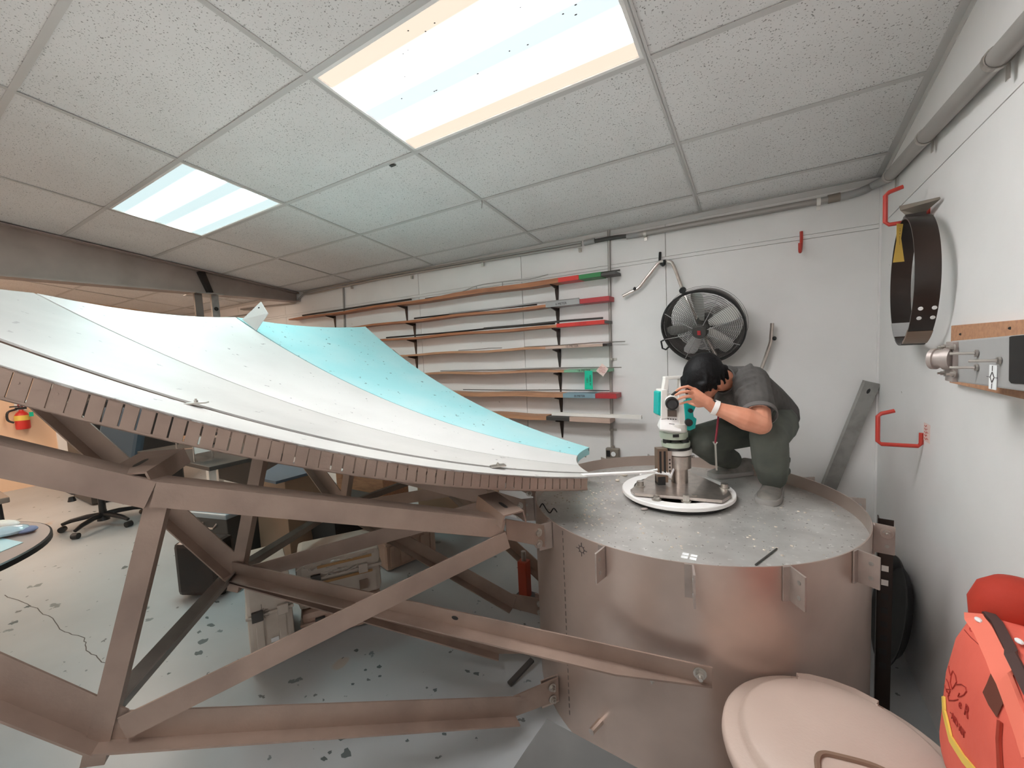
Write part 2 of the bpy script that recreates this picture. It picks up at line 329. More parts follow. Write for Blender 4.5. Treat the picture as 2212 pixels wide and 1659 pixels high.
for x0, x1, l0, l1, k in LIGHT:
    cx, cl = (x0+x1)/2, (l0+l1)/2; c = ce(cx, cl); g = .012
    key = [q for q in vis if abs(xs[q[0]]-x0) < .01 and abs(ls[q[1]]-l0) < .01]
    lb = vis[key[0]] if key else 'ceiling light panel out of view, '+['behind the camera', 'beyond the roof beam'][x1 < -4.7]+', '+NUM[hid]; hid += 0 if key else 1
    t = thing('ceiling_light', lb, 'light', c, 'recessed ceiling light panels')
    MB().poly([ce(x0+g, l0+g), ce(x1-g, l0+g), ce(x1-g, l0+g+.014), ce(x0+g, l0+g+.014)], en*.012).poly([ce(x0+g, l1-g), ce(x1-g, l1-g), ce(x1-g, l1-g-.014), ce(x0+g, l1-g-.014)], en*.012) \
        .poly([ce(x0+g, l0+g), ce(x0+g+.014, l0+g), ce(x0+g+.014, l1-g), ce(x0+g, l1-g)], en*.012).poly([ce(x1-g, l0+g), ce(x1-g-.014, l0+g), ce(x1-g-.014, l1-g), ce(x1-g, l1-g)], en*.012).build('frame', white_b, t)
    hx, hl = (x1-x0)/2-g-.012, (l1-l0)/2-g-.012
    d = MB().add([(-hx, -hl, 0), (hx, -hl, 0), (hx, hl, 0), (-hx, hl, 0), (-hx, -hl, .004), (hx, -hl, .004), (hx, hl, .004), (-hx, hl, .004)], [(0, 3, 2, 1), (4, 5, 6, 7), (0, 1, 5, 4), (1, 2, 6, 5), (2, 3, 7, 6), (3, 0, 4, 7)]).build('diffuser', {'w': warm_lamp, 'c': cool_lamp, 'p': peach_lamp}[k], None)
    d.parent = t; d.location = en*.006; d.rotation_euler = (-math.atan(SL), 0, 0)
    MB().poly([ce(x0+g, l0+g, .02), ce(x1-g, l0+g, .02), ce(x1-g, l1-g, .02), ce(x0+g, l1-g, .02)], en*.07).build('housing', white_b, t)
    if key and k == 'w':
        bb = MB()
        for _ in range(22):
            p = ce(random.uniform(x0+.2, x1-.1), random.uniform(l0+.04, l1-.25), .0052); bb.ell(p, (random.uniform(.003, .006), .003, .001), 6, 4)
        lab(bb.build('dead_insect', dkgrey, t), 'tiny dark insects lying in the diffuser')['kind'] = 'stuff'
# tapered roof beam
BXm = -4.8
b = thing('roof_beam', 'long brown grey tapered steel roof beam under the ceiling at left', 'beam', (BXm, WY, 2.35))
zb = 2.335
def zt(y): return zceil(y)-.004
MB().poly([(BXm, YF, zb), (BXm, WY, zb), (BXm, WY, zt(WY)), (BXm, YF, zt(YF))], (-.012, 0, 0)).build('web', beam_m, b)
MB().box((BXm-.006, (YF+WY)/2, zb-.006), (.16, WY-YF, .012)).build('bottom_flange', beam_m, b)
MB().poly([(BXm-.086, YF, zt(YF)-.012), (BXm+.074, YF, zt(YF)-.012), (BXm+.074, WY, zt(WY)-.012), (BXm-.086, WY, zt(WY)-.012)], (0, 0, .012)).build('top_flange', beam_m, b)
y0 = onx(432, 600, BXm).y
MB().poly([(BXm, y0-.03, zt(y0)-.02), (BXm, y0+.03, zt(y0)-.02), (BXm, y0+.09, zb+.01), (BXm, y0+.045, zb+.01)], (.06, 0, 0)).build('stiffener', blackmetal, b)
hb = thing('beam_bracket', 'galvanised channel bracket bolted under the roof beam', 'bracket', (BXm, y0+.05, zb))
pz = onx(430, 618, BXm+.05)
MB().box((BXm, y0+.02, zb-.017), (.3, .26, .01)).build('plate', galv, hb)
for yy, m2 in ((y0-.065, steel2), (y0+.09, galv)):
    MB().member((BXm+.08, yy, zb-.022), (BXm+.08, yy, zb-.45), [(-.035, 0), (.035, 0), (.035, .03), (.03, .03), (.03, .005), (-.03, .005), (-.03, .03), (-.035, .03)], (0, 1, 0)).build('channel', m2, hb)
hexbolt(MB(), (BXm+.085, y0+.09, zb-.17), (1, 0, 0), .014).build('bolt', black, hb)
# ================================================================== ANTENNA HUB DRUM
def pol(r, a, z): return V((HUB.x+r*math.cos(R(a)), HUB.y+r*math.sin(R(a)), z))
def rad(a): return V((math.cos(R(a)), math.sin(R(a)), 0))
def tan_(a): return V((-math.sin(R(a)), math.cos(R(a)), 0))
UZ = V((0, 0, 1))
hub = thing('antenna_hub', 'big round sheet steel hub drum with rim brackets that the man crouches on', 'drum', HUB)
MB().lathe([(HR-.004, 0), (HR, 0), (HR, HZ), (HR-.004, HZ)], HUB, n=120, closed=True).build('shell', shellm, hub, smooth=True)
MB().lathe([(HR-.004, PZ-.006), (.10, PZ-.006), (.10, PZ), (HR-.004, PZ)], HUB, n=96, closed=True).build('top_plate', topm, hub, smooth=True)
# welded vertical seam
s = MB()
for k in range(26): s.box(pol(HR-.0005, 241, HZ-.02-k*.03), (.003, .004, .018), M.Rotation(R(241), 3, 'Z'))
s.build('weld_seam', steel2, hub)['kind'] = 'stuff'
BA = [234.2+24*k for k in range(15)]
brk_m = mat('bracket_steel', (.42, .35, .31), .4, .4, (.35, .29, .255), 12)
def bracket(a, named='rim_bracket'):
    b = MB(); e, t = rad(a), tan_(a); p = pol(HR+.001, a, HZ)
    L = .062; hh = .110
    b.poly([p, p+e*L-UZ*.004, p+e*L-UZ*hh, p-UZ*hh], t*.006)
    b.poly([p-t*.022, p+t*.006, p+t*.006-UZ*hh, p-t*.022-UZ*hh], e*.005)
    o = b.build(named, brk_m, hub)
    for dz in (.032, .080):
        c = p+e*.04-UZ*dz; MB().cyl(c-t*.0012, c+t*.0072, .0068, n=12).build('bolt_hole', galv, o)
    return o
for a in BA: bracket(a)
b = MB(); e, t = rad(BA[5]), tan_(BA[5]); hexbolt(b, pol(HR+.04, BA[5], HZ-.03)-t*.001, -t, .013, .012); b.build('bolt', bolt_m, hub)
# lower ring of lugs
for a in BA[:1]+BA[-2:]:
    p = pol(HR+.001, a, .185); e, t = rad(a), tan_(a)
    MB().poly([p, p+e*.08, p+e*.08-UZ*.12, p-UZ*.12], t*.006).build('lower_lug', shellm, hub)
p = pol(HR, 255, .16)
MB().tube([p, p+rad(255)*.06], .012).build('stub', chrome, hub)
# marker sun sign drawn on the shell and sticker with cross on the top edge
def on_shell(px, py):
    d = ray(px, py); o = CAM-HUB; A = d.x*d.x+d.y*d.y; B = 2*(o.x*d.x+o.y*d.y); Cc = o.x*o.x+o.y*o.y-(HR+.0012)**2
    return CAM+d*((-B-math.sqrt(max(0, B*B-4*A*Cc)))/(2*A))
mk = MB(); c0 = on_shell(1256, 1187); a0 = math.degrees(math.atan2(c0.y-HUB.y, c0.x-HUB.x))
mk.tube(arc(c0, tan_(a0), UZ, .012, 0, 2*math.pi, 18), .0011, 5)
for k in range(8):
    u = tan_(a0)*math.cos(k*R(45))+UZ*math.sin(k*R(45)); mk.tube([c0+u*.013, c0+u*(.026 if k % 2 == 0 else .019)], .001, 5)
mk.build('drawn_marker', ink, hub)
st = MB(); c0 = onz(1489, 1202, PZ+.0008)
for i in (-1, 1):
    for j in (-1, 1): st.box(c0+V((i*.014, j*.012, 0)), (.022, .018, .001))
st.build('cross_sticker', paper, hub)
MB().tube([onz(1632, 1220, PZ+.004), onz(1678, 1185, PZ+.004)], .003).build('scrap_wire', dkgrey, hub)
# grit on the plate
g = MB()
for _ in range(300):
    if random.random() < .6: x, y = random.gauss(1265, 70), random.gauss(1085, 28)
    else: x, y = random.uniform(1250, 1850), random.uniform(1085, 1200)
    p = onz(x, y, PZ+.001)
    if (p-V((HUB.x, HUB.y, p.z))).length > HR-.02 or (p-V((HUB.x, HUB.y, p.z))).length < .29: continue
    r = random.uniform(.0015, .0065); g.ell(p, (r, r*random.uniform(.5, 1), r*.5), 6, 4)
o = g.build('grit', debris_m, hub); o['kind'] = 'stuff'
# ================================================================== DISH PANELS
def ZD(r): return .9608+.0434*r+.1074*r*r
def petal(a0, a1, r0, R0, R1, th=.007, nr=28, na=8, dz=0, rin=None):
    # curved sheet between two radial edges, straight outer chord
    b = MB(); A, B = pol(R0, a0, 0), pol(R1, a1, 0); top = []
    for i in range(na+1):
        a = a0+(a1-a0)*i/na; e = rad(a)
        n_ = (B-A).cross(UZ); ro = (A-HUB).dot(n_)/e.dot(n_)
        top.append([pol(r0+(ro-r0)*k/nr, a, ZD(r0+(ro-r0)*k/nr)+dz) for k in range(nr+1)])
    vs = [p for row in top for p in row]; N = len(vs); vs += [p-UZ*th for p in vs]; f = []; m = nr+1
    for i in range(na):
        for k in range(nr):
            q = (i*m+k, i*m+k+1, (i+1)*m+k+1, (i+1)*m+k); f.append(q); f.append(tuple(x+N for x in q[::-1]))
    for k in range(nr):
        f.append((k, k+N, k+1+N, k+1)); j = na*m+k; f.append((j, j+1, j+1+N, j+N))
    for i in range(na):
        j = i*m; f.append((j, j+m, j+m+N, j+N)); j = i*m+nr; f.append((j, j+N, j+m+N, j+m))
    return b.add(vs, f)
def flange(a, r0, r1, dpt, side, th=.004, n=30):
    # deep edge strip under a radial edge
    b = MB(); e, t = rad(a), tan_(a)*side
    for i in range(n):
        ra, rb = r0+(r1-r0)*i/n, r0+(r1-r0)*(i+1)/n
        P = [pol(ra, a, ZD(ra)-.007), pol(rb, a, ZD(rb)-.007), pol(rb, a, ZD(rb)-dpt), pol(ra, a, ZD(ra)-dpt)]
        b.poly(P, t*th)
    return b
RO = {171.2: 2.64, 193.5: 2.69, 215.3: 2.72, 229.8: 2.74, 236.7: 2.76}
def petal_thing(lbl, a0, a1, m, rin, rins=.48):
    t = thing('dish_panel', lbl, 'dish panel', pol(1.5, (a0+a1)/2, ZD(1.5)))
    petal(a0+.12, a1-.12, rins, RO[a0], RO[a1]).build('sheet', m, t, smooth=True)
    for a, sgn in ((a0+.25, 1), (a1-1.1, -1)): flange(a, rins+.02, RO[a0 if sgn > 0 else a1]-.03, .06, sgn).build('edge_flange', steel, t)
    # underside hoop ribs
    for r in (.95, 1.5, 2.05, 2.5):
        b = MB(); q = [pol(r, a0+1+(a1-a0-2)*k/8, ZD(r)-.010) for k in range(9)]
        for u, w in zip(q, q[1:]): b.poly([u, w, w-UZ*.045, u-UZ*.045], (w-u).cross(UZ).normalized()*.004)
        b.build('hoop_rib', steel, t)
    # curled inner lip
    q = [pol(rins, a0+.3+(a1-a0-.6)*k/8, ZD(rins)-.003) for k in range(9)]; b = MB()
    for u, w in zip(q, q[1:]): b.poly([u, w, w-UZ*.035, u-UZ*.035], rad((a0+a1)/2)*.003)
    b.build('inner_lip', m, t)
    return t
pA = petal_thing('turquoise tinted dish panel farthest back, beside the wall shelves', 171.2, 193.5, cyan_panel, .48)
pB = petal_thing('bright white dish panel beside the turquoise one, with upright holed corner plate', 193.5, 215.3, white_panel, .48)
pC = petal_thing('dull streaked off-white dish panel just behind the slotted edge strip', 215.3, 229.8, grey_panel, .48)
# corner plate with holes standing on the seam
cp = [(522, 690), (563, 652), (577, 675), (553, 714)]
q = [pol(2.52, 193.7, ZD(2.52)+.003), pol(2.69, 193.7, ZD(2.69)+.003)]
P0 = dep(553, 714, (q[0]-CAM).dot(FW)); P1 = dep(523, 690, (q[1]-CAM).dot(FW)); P2 = dep(563, 652, (q[1]-CAM).dot(FW)-.03); P3 = dep(578, 677, (q[0]-CAM).dot(FW)-.03)
n_ = (P1-P0).cross(P3-P0).normalized()
o = lab(MB().poly([P0, P1, P2, P3], n_*.006).build('corner_plate', white_panel, pB), 'small upright white plate with drilled holes')
for u, w in ((.25, .3), (.75, .3), (.5, .55), (.3, .8), (.75, .8)):
    c = P0.lerp(P1, u).lerp(P3.lerp(P2, u), w); MB().cyl(c-n_*.001, c+n_*.007, .008, n=10).build('bolt_hole', black, o)
# slotted edge strip (nearest thing of the dish)
A0, A1 = 230.55, 236.7
sw = thing('slotted_edge_strip', 'long white strip with brown slotted flange along the nearest edge of the dish', 'dish edge', pol(1.5, A1, ZD(1.5)))
petal(A0, A1, .52, 2.72, 2.74, na=3, nr=36, dz=-.003).build('face_strip', grey_panel, sw, smooth=True)
def dpt(r): return .060+.013*(r-.5)+.003*(r-.5)**2
tt = tan_(A1); r = .525; e = rad(A1); k = 0
lip = MB(); lip2 = MB(); n = 60
for i in range(n):
    ra, rb = .525+(2.7-.525)*i/n, .525+(2.7-.525)*(i+1)/n
    A_, B_ = pol(ra, A1, ZD(ra)-dpt(ra)), pol(rb, A1, ZD(rb)-dpt(rb))
    lip.poly([A_+UZ*.009, B_+UZ*.009, B_, A_], -tt*.004); lip.poly([A_, B_, B_-tt*.03, A_-tt*.03], UZ*.003)
    C_, D_ = pol(ra, A1, ZD(ra)-.006), pol(rb, A1, ZD(rb)-.006)
    lip2.poly([C_, D_, D_-UZ*.006, C_-UZ*.006], -tt*.004)
lip.build('flange_lip', steel, sw); fo = lip2.build('flange_top', steel, sw)
while r < 2.66:
    w = .0335 if r < 1.0 else .0325
    gap = .0042 if (k % 17) < 12 else .0022
    r2 = r+w-gap; sl = .012*(r-.4)    # slots lean outward at the top like the curve's normal
    T0, T1 = pol(r, A1, ZD(r)-.011), pol(r2, A1, ZD(r2)-.011)
    B0, B1 = pol(r+sl, A1, ZD(r+sl)-dpt(r+sl)+.008), pol(r2+sl, A1, ZD(r2+sl)-dpt(r2+sl)+.008)
    tb = MB().poly([T0, T1, B1, B0], -tt*.004)
    if gap < .003 and k % 2: 
        c = (T0+T1+B0+B1)/4+UZ*.012; tb.cyl(c-tt*.001, c+tt*.0008, .003, n=6)
    tb.build('flange_tab', steel, sw); r += w; k += 1
o = fo
for px, py in ((425, 863), (1075, 1002)):
    d0 = min((i*.005+.5 for i in range(440)), key=lambda rr: abs((lambda q: W/2+FPX*((q-CAM).dot(RT)/(q-CAM).dot(FW))-px)(pol(rr, A0, ZD(rr)))))
    c = pol(d0, A0+.1, ZD(d0)+.008); m_ = MB().box(c, (.06, .03, .005), M.Rotation(R(A0), 3, 'Z')); hexbolt(m_, c, UZ, .006, .006); m_.build('clip', bolt_m, sw)
# thin white bar from the strip's tip to the clamp on the pedestal
tip0 = pol(.53, 233.5, ZD(.53)-.004); tip1 = V(dep(1412, 1019, 1.93))
bar = MB().member(tip0, tip1, [(-.012, -.003), (.012, -.003), (.012, .004), (-.012, .004)], tan_(233)).build('pointer_bar', white_b, sw); lab(bar, 'thin white bar reaching to the pedestal clamp')
# ================================================================== SUPPORT TRUSS UNDER THE DISH
def azp(x, y, a, off=0):
    # where the sight line meets the upright rib plane at azimuth a (shifted sideways by off)
    n_ = tan_(a); d = ray(x, y); p0 = HUB+n_*off; return CAM+d*((p0-CAM).dot(n_)/d.dot(n_))
AR = 235.2; DA = 23.2
tr = thing('support_truss', 'brown warm-lit aluminium truss of angle bars carrying the dish from the hub', 'truss', pol(1.5, AR-DA, 0))
def rz(p, a): return (p-HUB).dot(rad(a)), p.z
OF = .03
rA, zA = rz(azp(338, 1041, AR, OF), AR); rL, zL = rz(azp(0, 962, AR, OF), AR); rD, zD = rz(azp(1093, 1124, AR, OF), AR)
rB, zB = rz(azp(215, 1600, AR), AR); rD2, zD2 = rz(azp(1112, 1548, AR), AR); rBL, zBL = rz(azp(0, 1512, AR), AR)
kk = (2.74-rA)/(rL-rA); rO, zO = 2.74, zA+(zL-zA)*kk
kb = (2.95-rB)/(rBL-rB); rO2, zO2 = 2.95, zB+(zBL-zB)*kb
LANG = lambda w, h, t=.006: [(-w, -t), (-w, 0), (0, 0), (0, -h), (-t, -h), (-t, -t)]      # top flange away, web on the camera side
LBOT = lambda w, h, t=.006: [(0, h), (t, h), (t, t), (w, t), (w, 0), (0, 0)]                # web behind, bottom flange toward camera
CHN = lambda w, h, t=.006: [(-w/2, 0), (w/2, 0), (w/2, h), (w/2-t, h), (w/2-t, t), (-w/2+t, t), (-w/2+t, h), (-w/2, h)]
def rib(a, main):
    t = tan_(a); Pn = lambda r, z, o=0: pol(r, a, z)+t*o
    A_, D_, O_, B_, D2_, O2_ = Pn(rA, zA, OF), Pn(rD, zD, OF), Pn(rO, zO, OF), Pn(rB, zB), Pn(rD2, zD2), Pn(rO2, zO2)
    MB().member(O_, A_, LANG(.075, .076), t).build('top_chord', steel, tr)
    MB().member(A_, D_, LANG(.075, .069), t).build('top_chord', steel, tr)
    # splice plate to the hub bracket
    s1 = pol(HR+.045, a, HZ-.002)+t*.008
    o = MB().poly([D_+UZ*.005, s1, s1-UZ*.090, D_-UZ*.075], -t*.006).build('splice_plate', steel, tr)
    for dz in (.022, .068): hexbolt(MB(), s1+rad(a)*.03-UZ*dz+t*.001, t, .012, .010).build('bolt', bolt_m, o)
    MB().member(B_, D2_, LBOT(.05, .082), t).build('bottom_chord', steel, tr)
    s2 = pol(HR+.01, a, .185)+t*.008
    o = MB().poly([D2_+UZ*.084, s2, s2-UZ*.10, D2_], -t*.006).build('splice_plate', steel, tr)
    for dz in (.03, .08): hexbolt(MB(), s2+rad(a)*.03-UZ*dz+t*.001, t, .011, .010).build('bolt', bolt_m, o)
    MB().member(B_, O2_, LBOT(.055, .095), t).build('outer_brace', steel, tr)
    A1_ = A_-UZ*.03-t*.01; B1_ = B_+UZ*.0+t*.012
    dst = (B1_-A1_).normalized()
    MB().member(A1_+rad(a)*.0, B1_+dst*.06, [(-.026, 0), (.026, 0), (.026, .006), (-.020, .006), (-.020, .045), (-.026, .045)], rad(a)).build('strut', steel, tr)
    MB().member(B_+rad(a)*-.06+UZ*.03+t*.02, D_-UZ*.072+t*.004, [(0, -.034), (.006, -.034), (.006, .034), (0, .034)], t).build('diagonal', steel, tr)
    g0 = B_+t*.004
    MB().poly([g0+UZ*.09, g0-rad(a)*.09+UZ*.02, g0-UZ*.02, g0+rad(a)*.05], -t*.006).build('gusset', steel, tr)
    return A_, B_, D_, O2_
N0 = rib(AR, True); N1 = rib(AR-DA, False); N2 = rib(AR-2*DA, False); N3 = rib(AR-3*DA, False)
for U, Wn in ((N0, N1), (N1, N2), (N2, N3)):
    MB().member(U[1]+UZ*.02, Wn[1]+UZ*.02, [(-.032, 0), (.032, 0), (.032, .006), (-.026, .006), (-.026, .06), (-.032, .06)], V((.6, .2, 1))).build('ring_brace', steel2, tr)
# U shaped panel seats lying across the chord
def seat(name_px, front, back, w, a):
    (x0, y0, t0), (x1, y1, t1) = front, back
    p0, p1 = dep(x0, y0, t0), dep(x1, y1, t1); d = (p1-p0).normalized(); s = UZ.cross(d).normalized(); u = d.cross(s)
    th = .005; hw = w/2; drop = .048
    pr = [(-hw, 0), (-hw-.012, -drop), (-hw-.012+th, -drop), (-hw+th, -th), (hw-th, -th), (hw+.012-th, -drop), (hw+.012, -drop), (hw, 0)]
    o = MB().poly([p0+s*x+u*y for x, y in pr], p1-p0).build('panel_seat', steel, tr)
    c = p0+d*.085+u*.0006; sl = MB()
    q = [c+d*.022*math.cos(k*math.pi/8)*(1)+d*(.012 if k < 4 or k > 12 else -.012)+s*.008*math.sin(k*math.pi/8) for k in range(16)]
    sl.add(q, [tuple(range(16))]); sl.build('slot', black, o)
tA = (N0[0]-CAM).dot(FW); tD = (N0[2]-CAM).dot(FW)
seat('a', (262, 1024, tA-.02), (352, 972, tA+.17), .115, AR)
seat('b', (1110, 1108, tD-.03), (1052, 1066, tD+.17), .085, AR)
# loose ring brace whose free end hangs in front of the drum
c0 = N1[1]+UZ*.03-tan_(AR-DA)*-.02; c1 = on_shell(1538, 1484); c1 = c1+(CAM-c1).normalized()*.07
lb_ = thing('loose_brace', 'long bent angle bar hanging free across the front of the drum, bolt at its end', 'brace', c0.lerp(c1, .5))
d = (c1-c0).normalized(); sd = V((0, -1, 0)); sd = (sd-d*sd.dot(d)).normalized(); u = sd.cross(d); u = u if u.z > 0 else -u
c1b = c0.lerp(c1, .86)
MB().poly([c0, c1, c1+u*.062, c0+u*.062], -sd*.006).build('web', steel, lb_)
MB().poly([c0, c0+sd*.05, c1b+sd*.05, c1+sd*.006, c1], u*.006).build('lower_leg', steel, lb_)
b = MB(); hexbolt(b, c1-d*.035+u*.036, sd, .013, .014); b.build('bolt', bolt_m, lb_)
b = MB(); hexbolt(b, c0.lerp(c1, .915)+sd*.02, -u, .008, .009); b.build('bolt', bolt_m, lb_)
b = MB(); q = c0.lerp(c1, .57)+u*.036+sd*.0006; b.add([q+(d*math.cos(k*.52)*.014+u*math.sin(k*.52)*.008) for k in range(12)], [tuple(range(12))]); b.build('hole', black, lb_)
# ================================================================== PEDESTAL ON THE HUB
ZR = .826; RC = V((.003, 1.022, 0))
pd_ = thing('survey_pedestal', 'white ring and triangular steel base plate with short steel post on the drum top', 'pedestal', V((HUB.x, HUB.y, PZ)))
MB().lathe([(.205, ZR-.02), (.260, ZR-.02), (.263, ZR-.017), (.263, ZR-.003), (.260, ZR), (.205, ZR)], RC, n=72, closed=True).build('base_ring', white_b, pd_, smooth=True)
MB().lathe([(.15, PZ+.0005), (.24, PZ+.0005), (.24, PZ+.012), (.15, PZ+.012)], RC, n=48, closed=True).build('hub_collar', black, pd_)
for a in (205, 325, 85):
    MB().cyl(RC+rad(a)*.225+UZ*PZ, RC+rad(a)*.225+UZ*(ZR-.019), .014, n=12).build('foot', rubberpad if a != 325 else white_pl, pd_)
c3 = [onz(1362, 1063, ZR+.006), onz(1371, 1071, ZR+.006), onz(1560, 1087, ZR+.006), onz(1580, 1075, ZR+.006), onz(1572, 1062, ZR+.006), onz(1487, 1022, ZR+.006), onz(1432, 1020, ZR+.006), onz(1400, 1035, ZR+.006)]
MB().poly(c3, UZ*.014).build('base_plate', chrome, pd_, bevel=.001)
ZT = ZR+.020
for x, y, r, hh in [(1383, 1050, .017, .022), (1565, 1054, .017, .018), (1482, 1084, .016, .030), (1500, 1079, .014, .020), (1418, 1080, .016, .012)]:
    p = onz(x, y, ZR+.0005 if y > 1078 else ZT); b = MB()
    b.cyl(p, p+UZ*.004, r*1.35, n=16); b.cyl(p+UZ*.004, p+UZ*(.004+hh), r, r*.95, n=6 if r < .0165 else 14)
    b.build('levelling_bolt', bolt_m, pd_)
PC = onz(1468, 1040, ZT); PC.z = 0
T0 = (PC+UZ*1.0-CAM).dot(FW)
def zz(py): return dep(1468, py, T0).z
kx = RT.copy(); kx.z = 0; kx.normalize(); ky = FW.copy(); ky.z = 0; ky.normalize()
u_ = 1/(FPX/T0)              # metres per pixel at the pedestal
MB().lathe([(.0001, ZT), (17*u_, ZT), (17*u_, zz(1006)), (.0001, zz(1006))], PC, n=32).build('lower_post', chrome, pd_, smooth=True)
MB().lathe([(18*u_, zz(1009)), (24*u_, zz(1009)), (24*u_, zz(982)), (18*u_, zz(982))], PC, n=36, closed=True).build('clamp_collar', chrome, pd_, smooth=True)
MB().lathe([(.0001, zz(1006)), (20*u_, zz(1006)), (20*u_, zz(978)), (.0001, zz(978))], PC, n=32).build('upper_post', steel2, pd_, smooth=True)
MB().lathe([(.0001, zz(980)), (25*u_, zz(980)), (26*u_, zz(978)), (26*u_, zz(970)), (25*u_, zz(968)), (.0001, zz(968))], PC, n=40).build('top_disc', white_pl, pd_, smooth=True)
MB().cyl(PC+kx*22*u_-ky*.03+UZ*zz(984), PC+kx*27*u_-ky*.03+UZ*zz(984), .006, n=10).build('clamp_screw', bolt_m, pd_)
# slotted clamp block on the left of the post
def pp_(x, py, y=0): return PC+kx*((x-1468)*u_)+ky*y+UZ*zz(py)
rk = M((kx, ky, UZ)).transposed()
MB().box(pp_(1426, 1000, -.02), (22*u_, .045, zz(963)-zz(1037)), rk).build('clamp_block', mat('bronze_block', (.27, .19, .14), .4, .7), pd_, bevel=.002)
for i in range(2): MB().box(pp_(1421+i*9, 992, -.0435), (4*u_, .003, zz(968)-zz(1015)), rk).build('groove', black, pd_)
MB().box(pp_(1441, 1000, -.03), (9*u_, .02, zz(975)-zz(1037)), rk).build('perforated_strip', chrome, pd_, bevel=.001)
for i in range(5): MB().cyl(pp_(1441, 988+i*8, -.0405), pp_(1441, 988+i*8, -.0395), .0045, n=10).build('strip_hole', black, pd_)
MB().box(pp_(1423, 1033, -.02), (16*u_, .05, zz(1022)-zz(1041)), rk).build('switch_box', black, pd_, bevel=.003)
b = MB()
for i in range(5):
    q = [pp_(1378+i*14, 1018-3*math.sin(i*1.2), -.03+.008*i), pp_(1402+i*12, 1010+4*math.cos(i*2), -.035), pp_(1440, 1019+2*i, -.045)]; b.tube(q, .006, 6)
lab(b.build('tape_wrap', paper, pd_), 'crumpled pale tape round the bar end')
# ================================================================== THEODOLITE
th = thing('theodolite', 'white and teal surveying theodolite on a pale green tribrach, under the man\'s hand', 'theodolite', PC+UZ*zz(968))
gr = mat('pale_grey_green_enamel', (.45, .50, .40), .4)
tri = MB().lathe([(.0001, zz(962)), (29*u_, zz(962)), (29.5*u_, zz(952)), (.0001, zz(952))], pp_(1461, 968)*1-UZ*zz(968), n=3*8).build('tribrach_base', gr, th, smooth=True)
MB().lathe([(.0001, zz(968.2)), (27*u_, zz(968.2)), (30*u_, zz(962)), (.0001, zz(962))], pp_(1463, 968)-UZ*zz(968), n=32).build('base_pad', black, th, smooth=True)
for a in (200, 320, 80):
    c = pp_(1459, 950)-UZ*zz(950)+kx*20*u_*math.cos(R(a))+ky*20*u_*math.sin(R(a))
    MB().lathe([(.0001, zz(953)), (9*u_, zz(953)), (9*u_, zz(941)), (.0001, zz(941))], c, n=16).build('foot_screw', black, th, smooth=True)
MB().lathe([(.0001, zz(953)), (15*u_, zz(953)), (15*u_, zz(940)), (.0001, zz(940))], pp_(1459, 950)-UZ*zz(950), n=24).build('spigot', dkgrey, th)
MB().lathe([(.0001, zz(944)), (28*u_, zz(944)), (29*u_, zz(941)), (29*u_, zz(931)), (.0001, zz(929))], pp_(1457, 950)-UZ*zz(950), n=32).build('tribrach_head', gr, th, smooth=True)
MB().box(pp_(1450, 934, -29*u_-.002), (12*u_, .006, 6*u_), rk).build('lock_lever', black, th)
MB().lathe([(.0001, zz(931)), (24*u_, zz(931)), (27*u_, zz(922)), (27*u_, zz(912)), (.0001, zz(912))], pp_(1460, 950)-UZ*zz(950), n=32).build('alidade_base', white_pl, th, smooth=True)
# keypad wedge
dy = -.052
MB().add([pp_(1417, 918, dy-.02), pp_(1461, 925, dy-.02), pp_(1466, 898, dy+.03), pp_(1426, 894, dy+.03), pp_(1417, 921, dy-.018), pp_(1461, 928, dy-.018), pp_(1466, 921, .03), pp_(1426, 918, .03)],
    [(0, 1, 2, 3), (4, 7, 6, 5), (0, 4, 5, 1), (1, 5, 6, 2), (2, 6, 7, 3), (3, 7, 4, 0)]).build('control_panel', white_b, th, bevel=.002)
k0, k1, k2 = pp_(1417, 918, dy-.02), pp_(1461, 925, dy-.02), pp_(1426, 894, dy+.03); kxx = (k1-k0).normalized(); kyy = (k2-k0); kyy = (kyy-kxx*kyy.dot(kxx)).normalized(); kn = kxx.cross(kyy)
for i in range(4):
    MB().box(k0.lerp(k1, .40+.13*i).lerp(pp_(1466, 898, dy+.03).lerp(k2, .6-.13*i), .80)+kn*.001, (.006, .005, .002), M((kxx, kyy, kn)).transposed()).build('button', ink, th)
pm_ = k0.lerp(k1, .58).lerp(k2.lerp(pp_(1466, 898, dy+.03), .55), .45)+kn*.0012
for k in range(6): MB().box(pm_+kxx*(.0045*(k-2.5)), (.0032, .0035, .001), M((kxx, kyy, kn)).transposed()).build('printed_mark', ink, th)
# standards (yoke)
def slab(pts, y0, y1, name, m, bev=.003):
    return MB().poly([pp_(x, y, y0) for x, y in pts], ky*(y1-y0)).build(name, m, th, bevel=bev)
slab([(1427, 838), (1439, 838), (1439, 898), (1425, 900)], -.038, .045, 'left_standard', white_pl)
slab([(1421.5, 843), (1427, 841), (1425, 894), (1419.5, 890)], -.03, .038, 'left_cover', teal)
slab([(1461, 845), (1476, 845), (1478, 926), (1464, 926), (1461, 898)], -.045, .045, 'right_standard', white_pl)
slab([(1471, 862), (1494, 858), (1497, 875), (1491, 888), (1492, 897), (1498, 902), (1495, 922), (1484, 926), (1473, 924), (1474, 900)], -.048, .035, 'side_cover', teal)
slab([(1436, 884), (1464, 884), (1464, 901), (1436, 901)], -.02, .045, 'yoke_floor', mat('brown_grey_paint', (.21, .165, .135), .5))
slab([(1438, 811), (1479, 811), (1480, 817), (1438, 817)], -.018, .018, 'handle_top', white_pl)
slab([(1438, 816), (1446, 816), (1444, 840), (1434, 840)], -.018, .018, 'handle_post', white_pl)
slab([(1470, 816), (1480, 816), (1481, 848), (1468, 848)], -.018, .018, 'handle_post', white_pl)
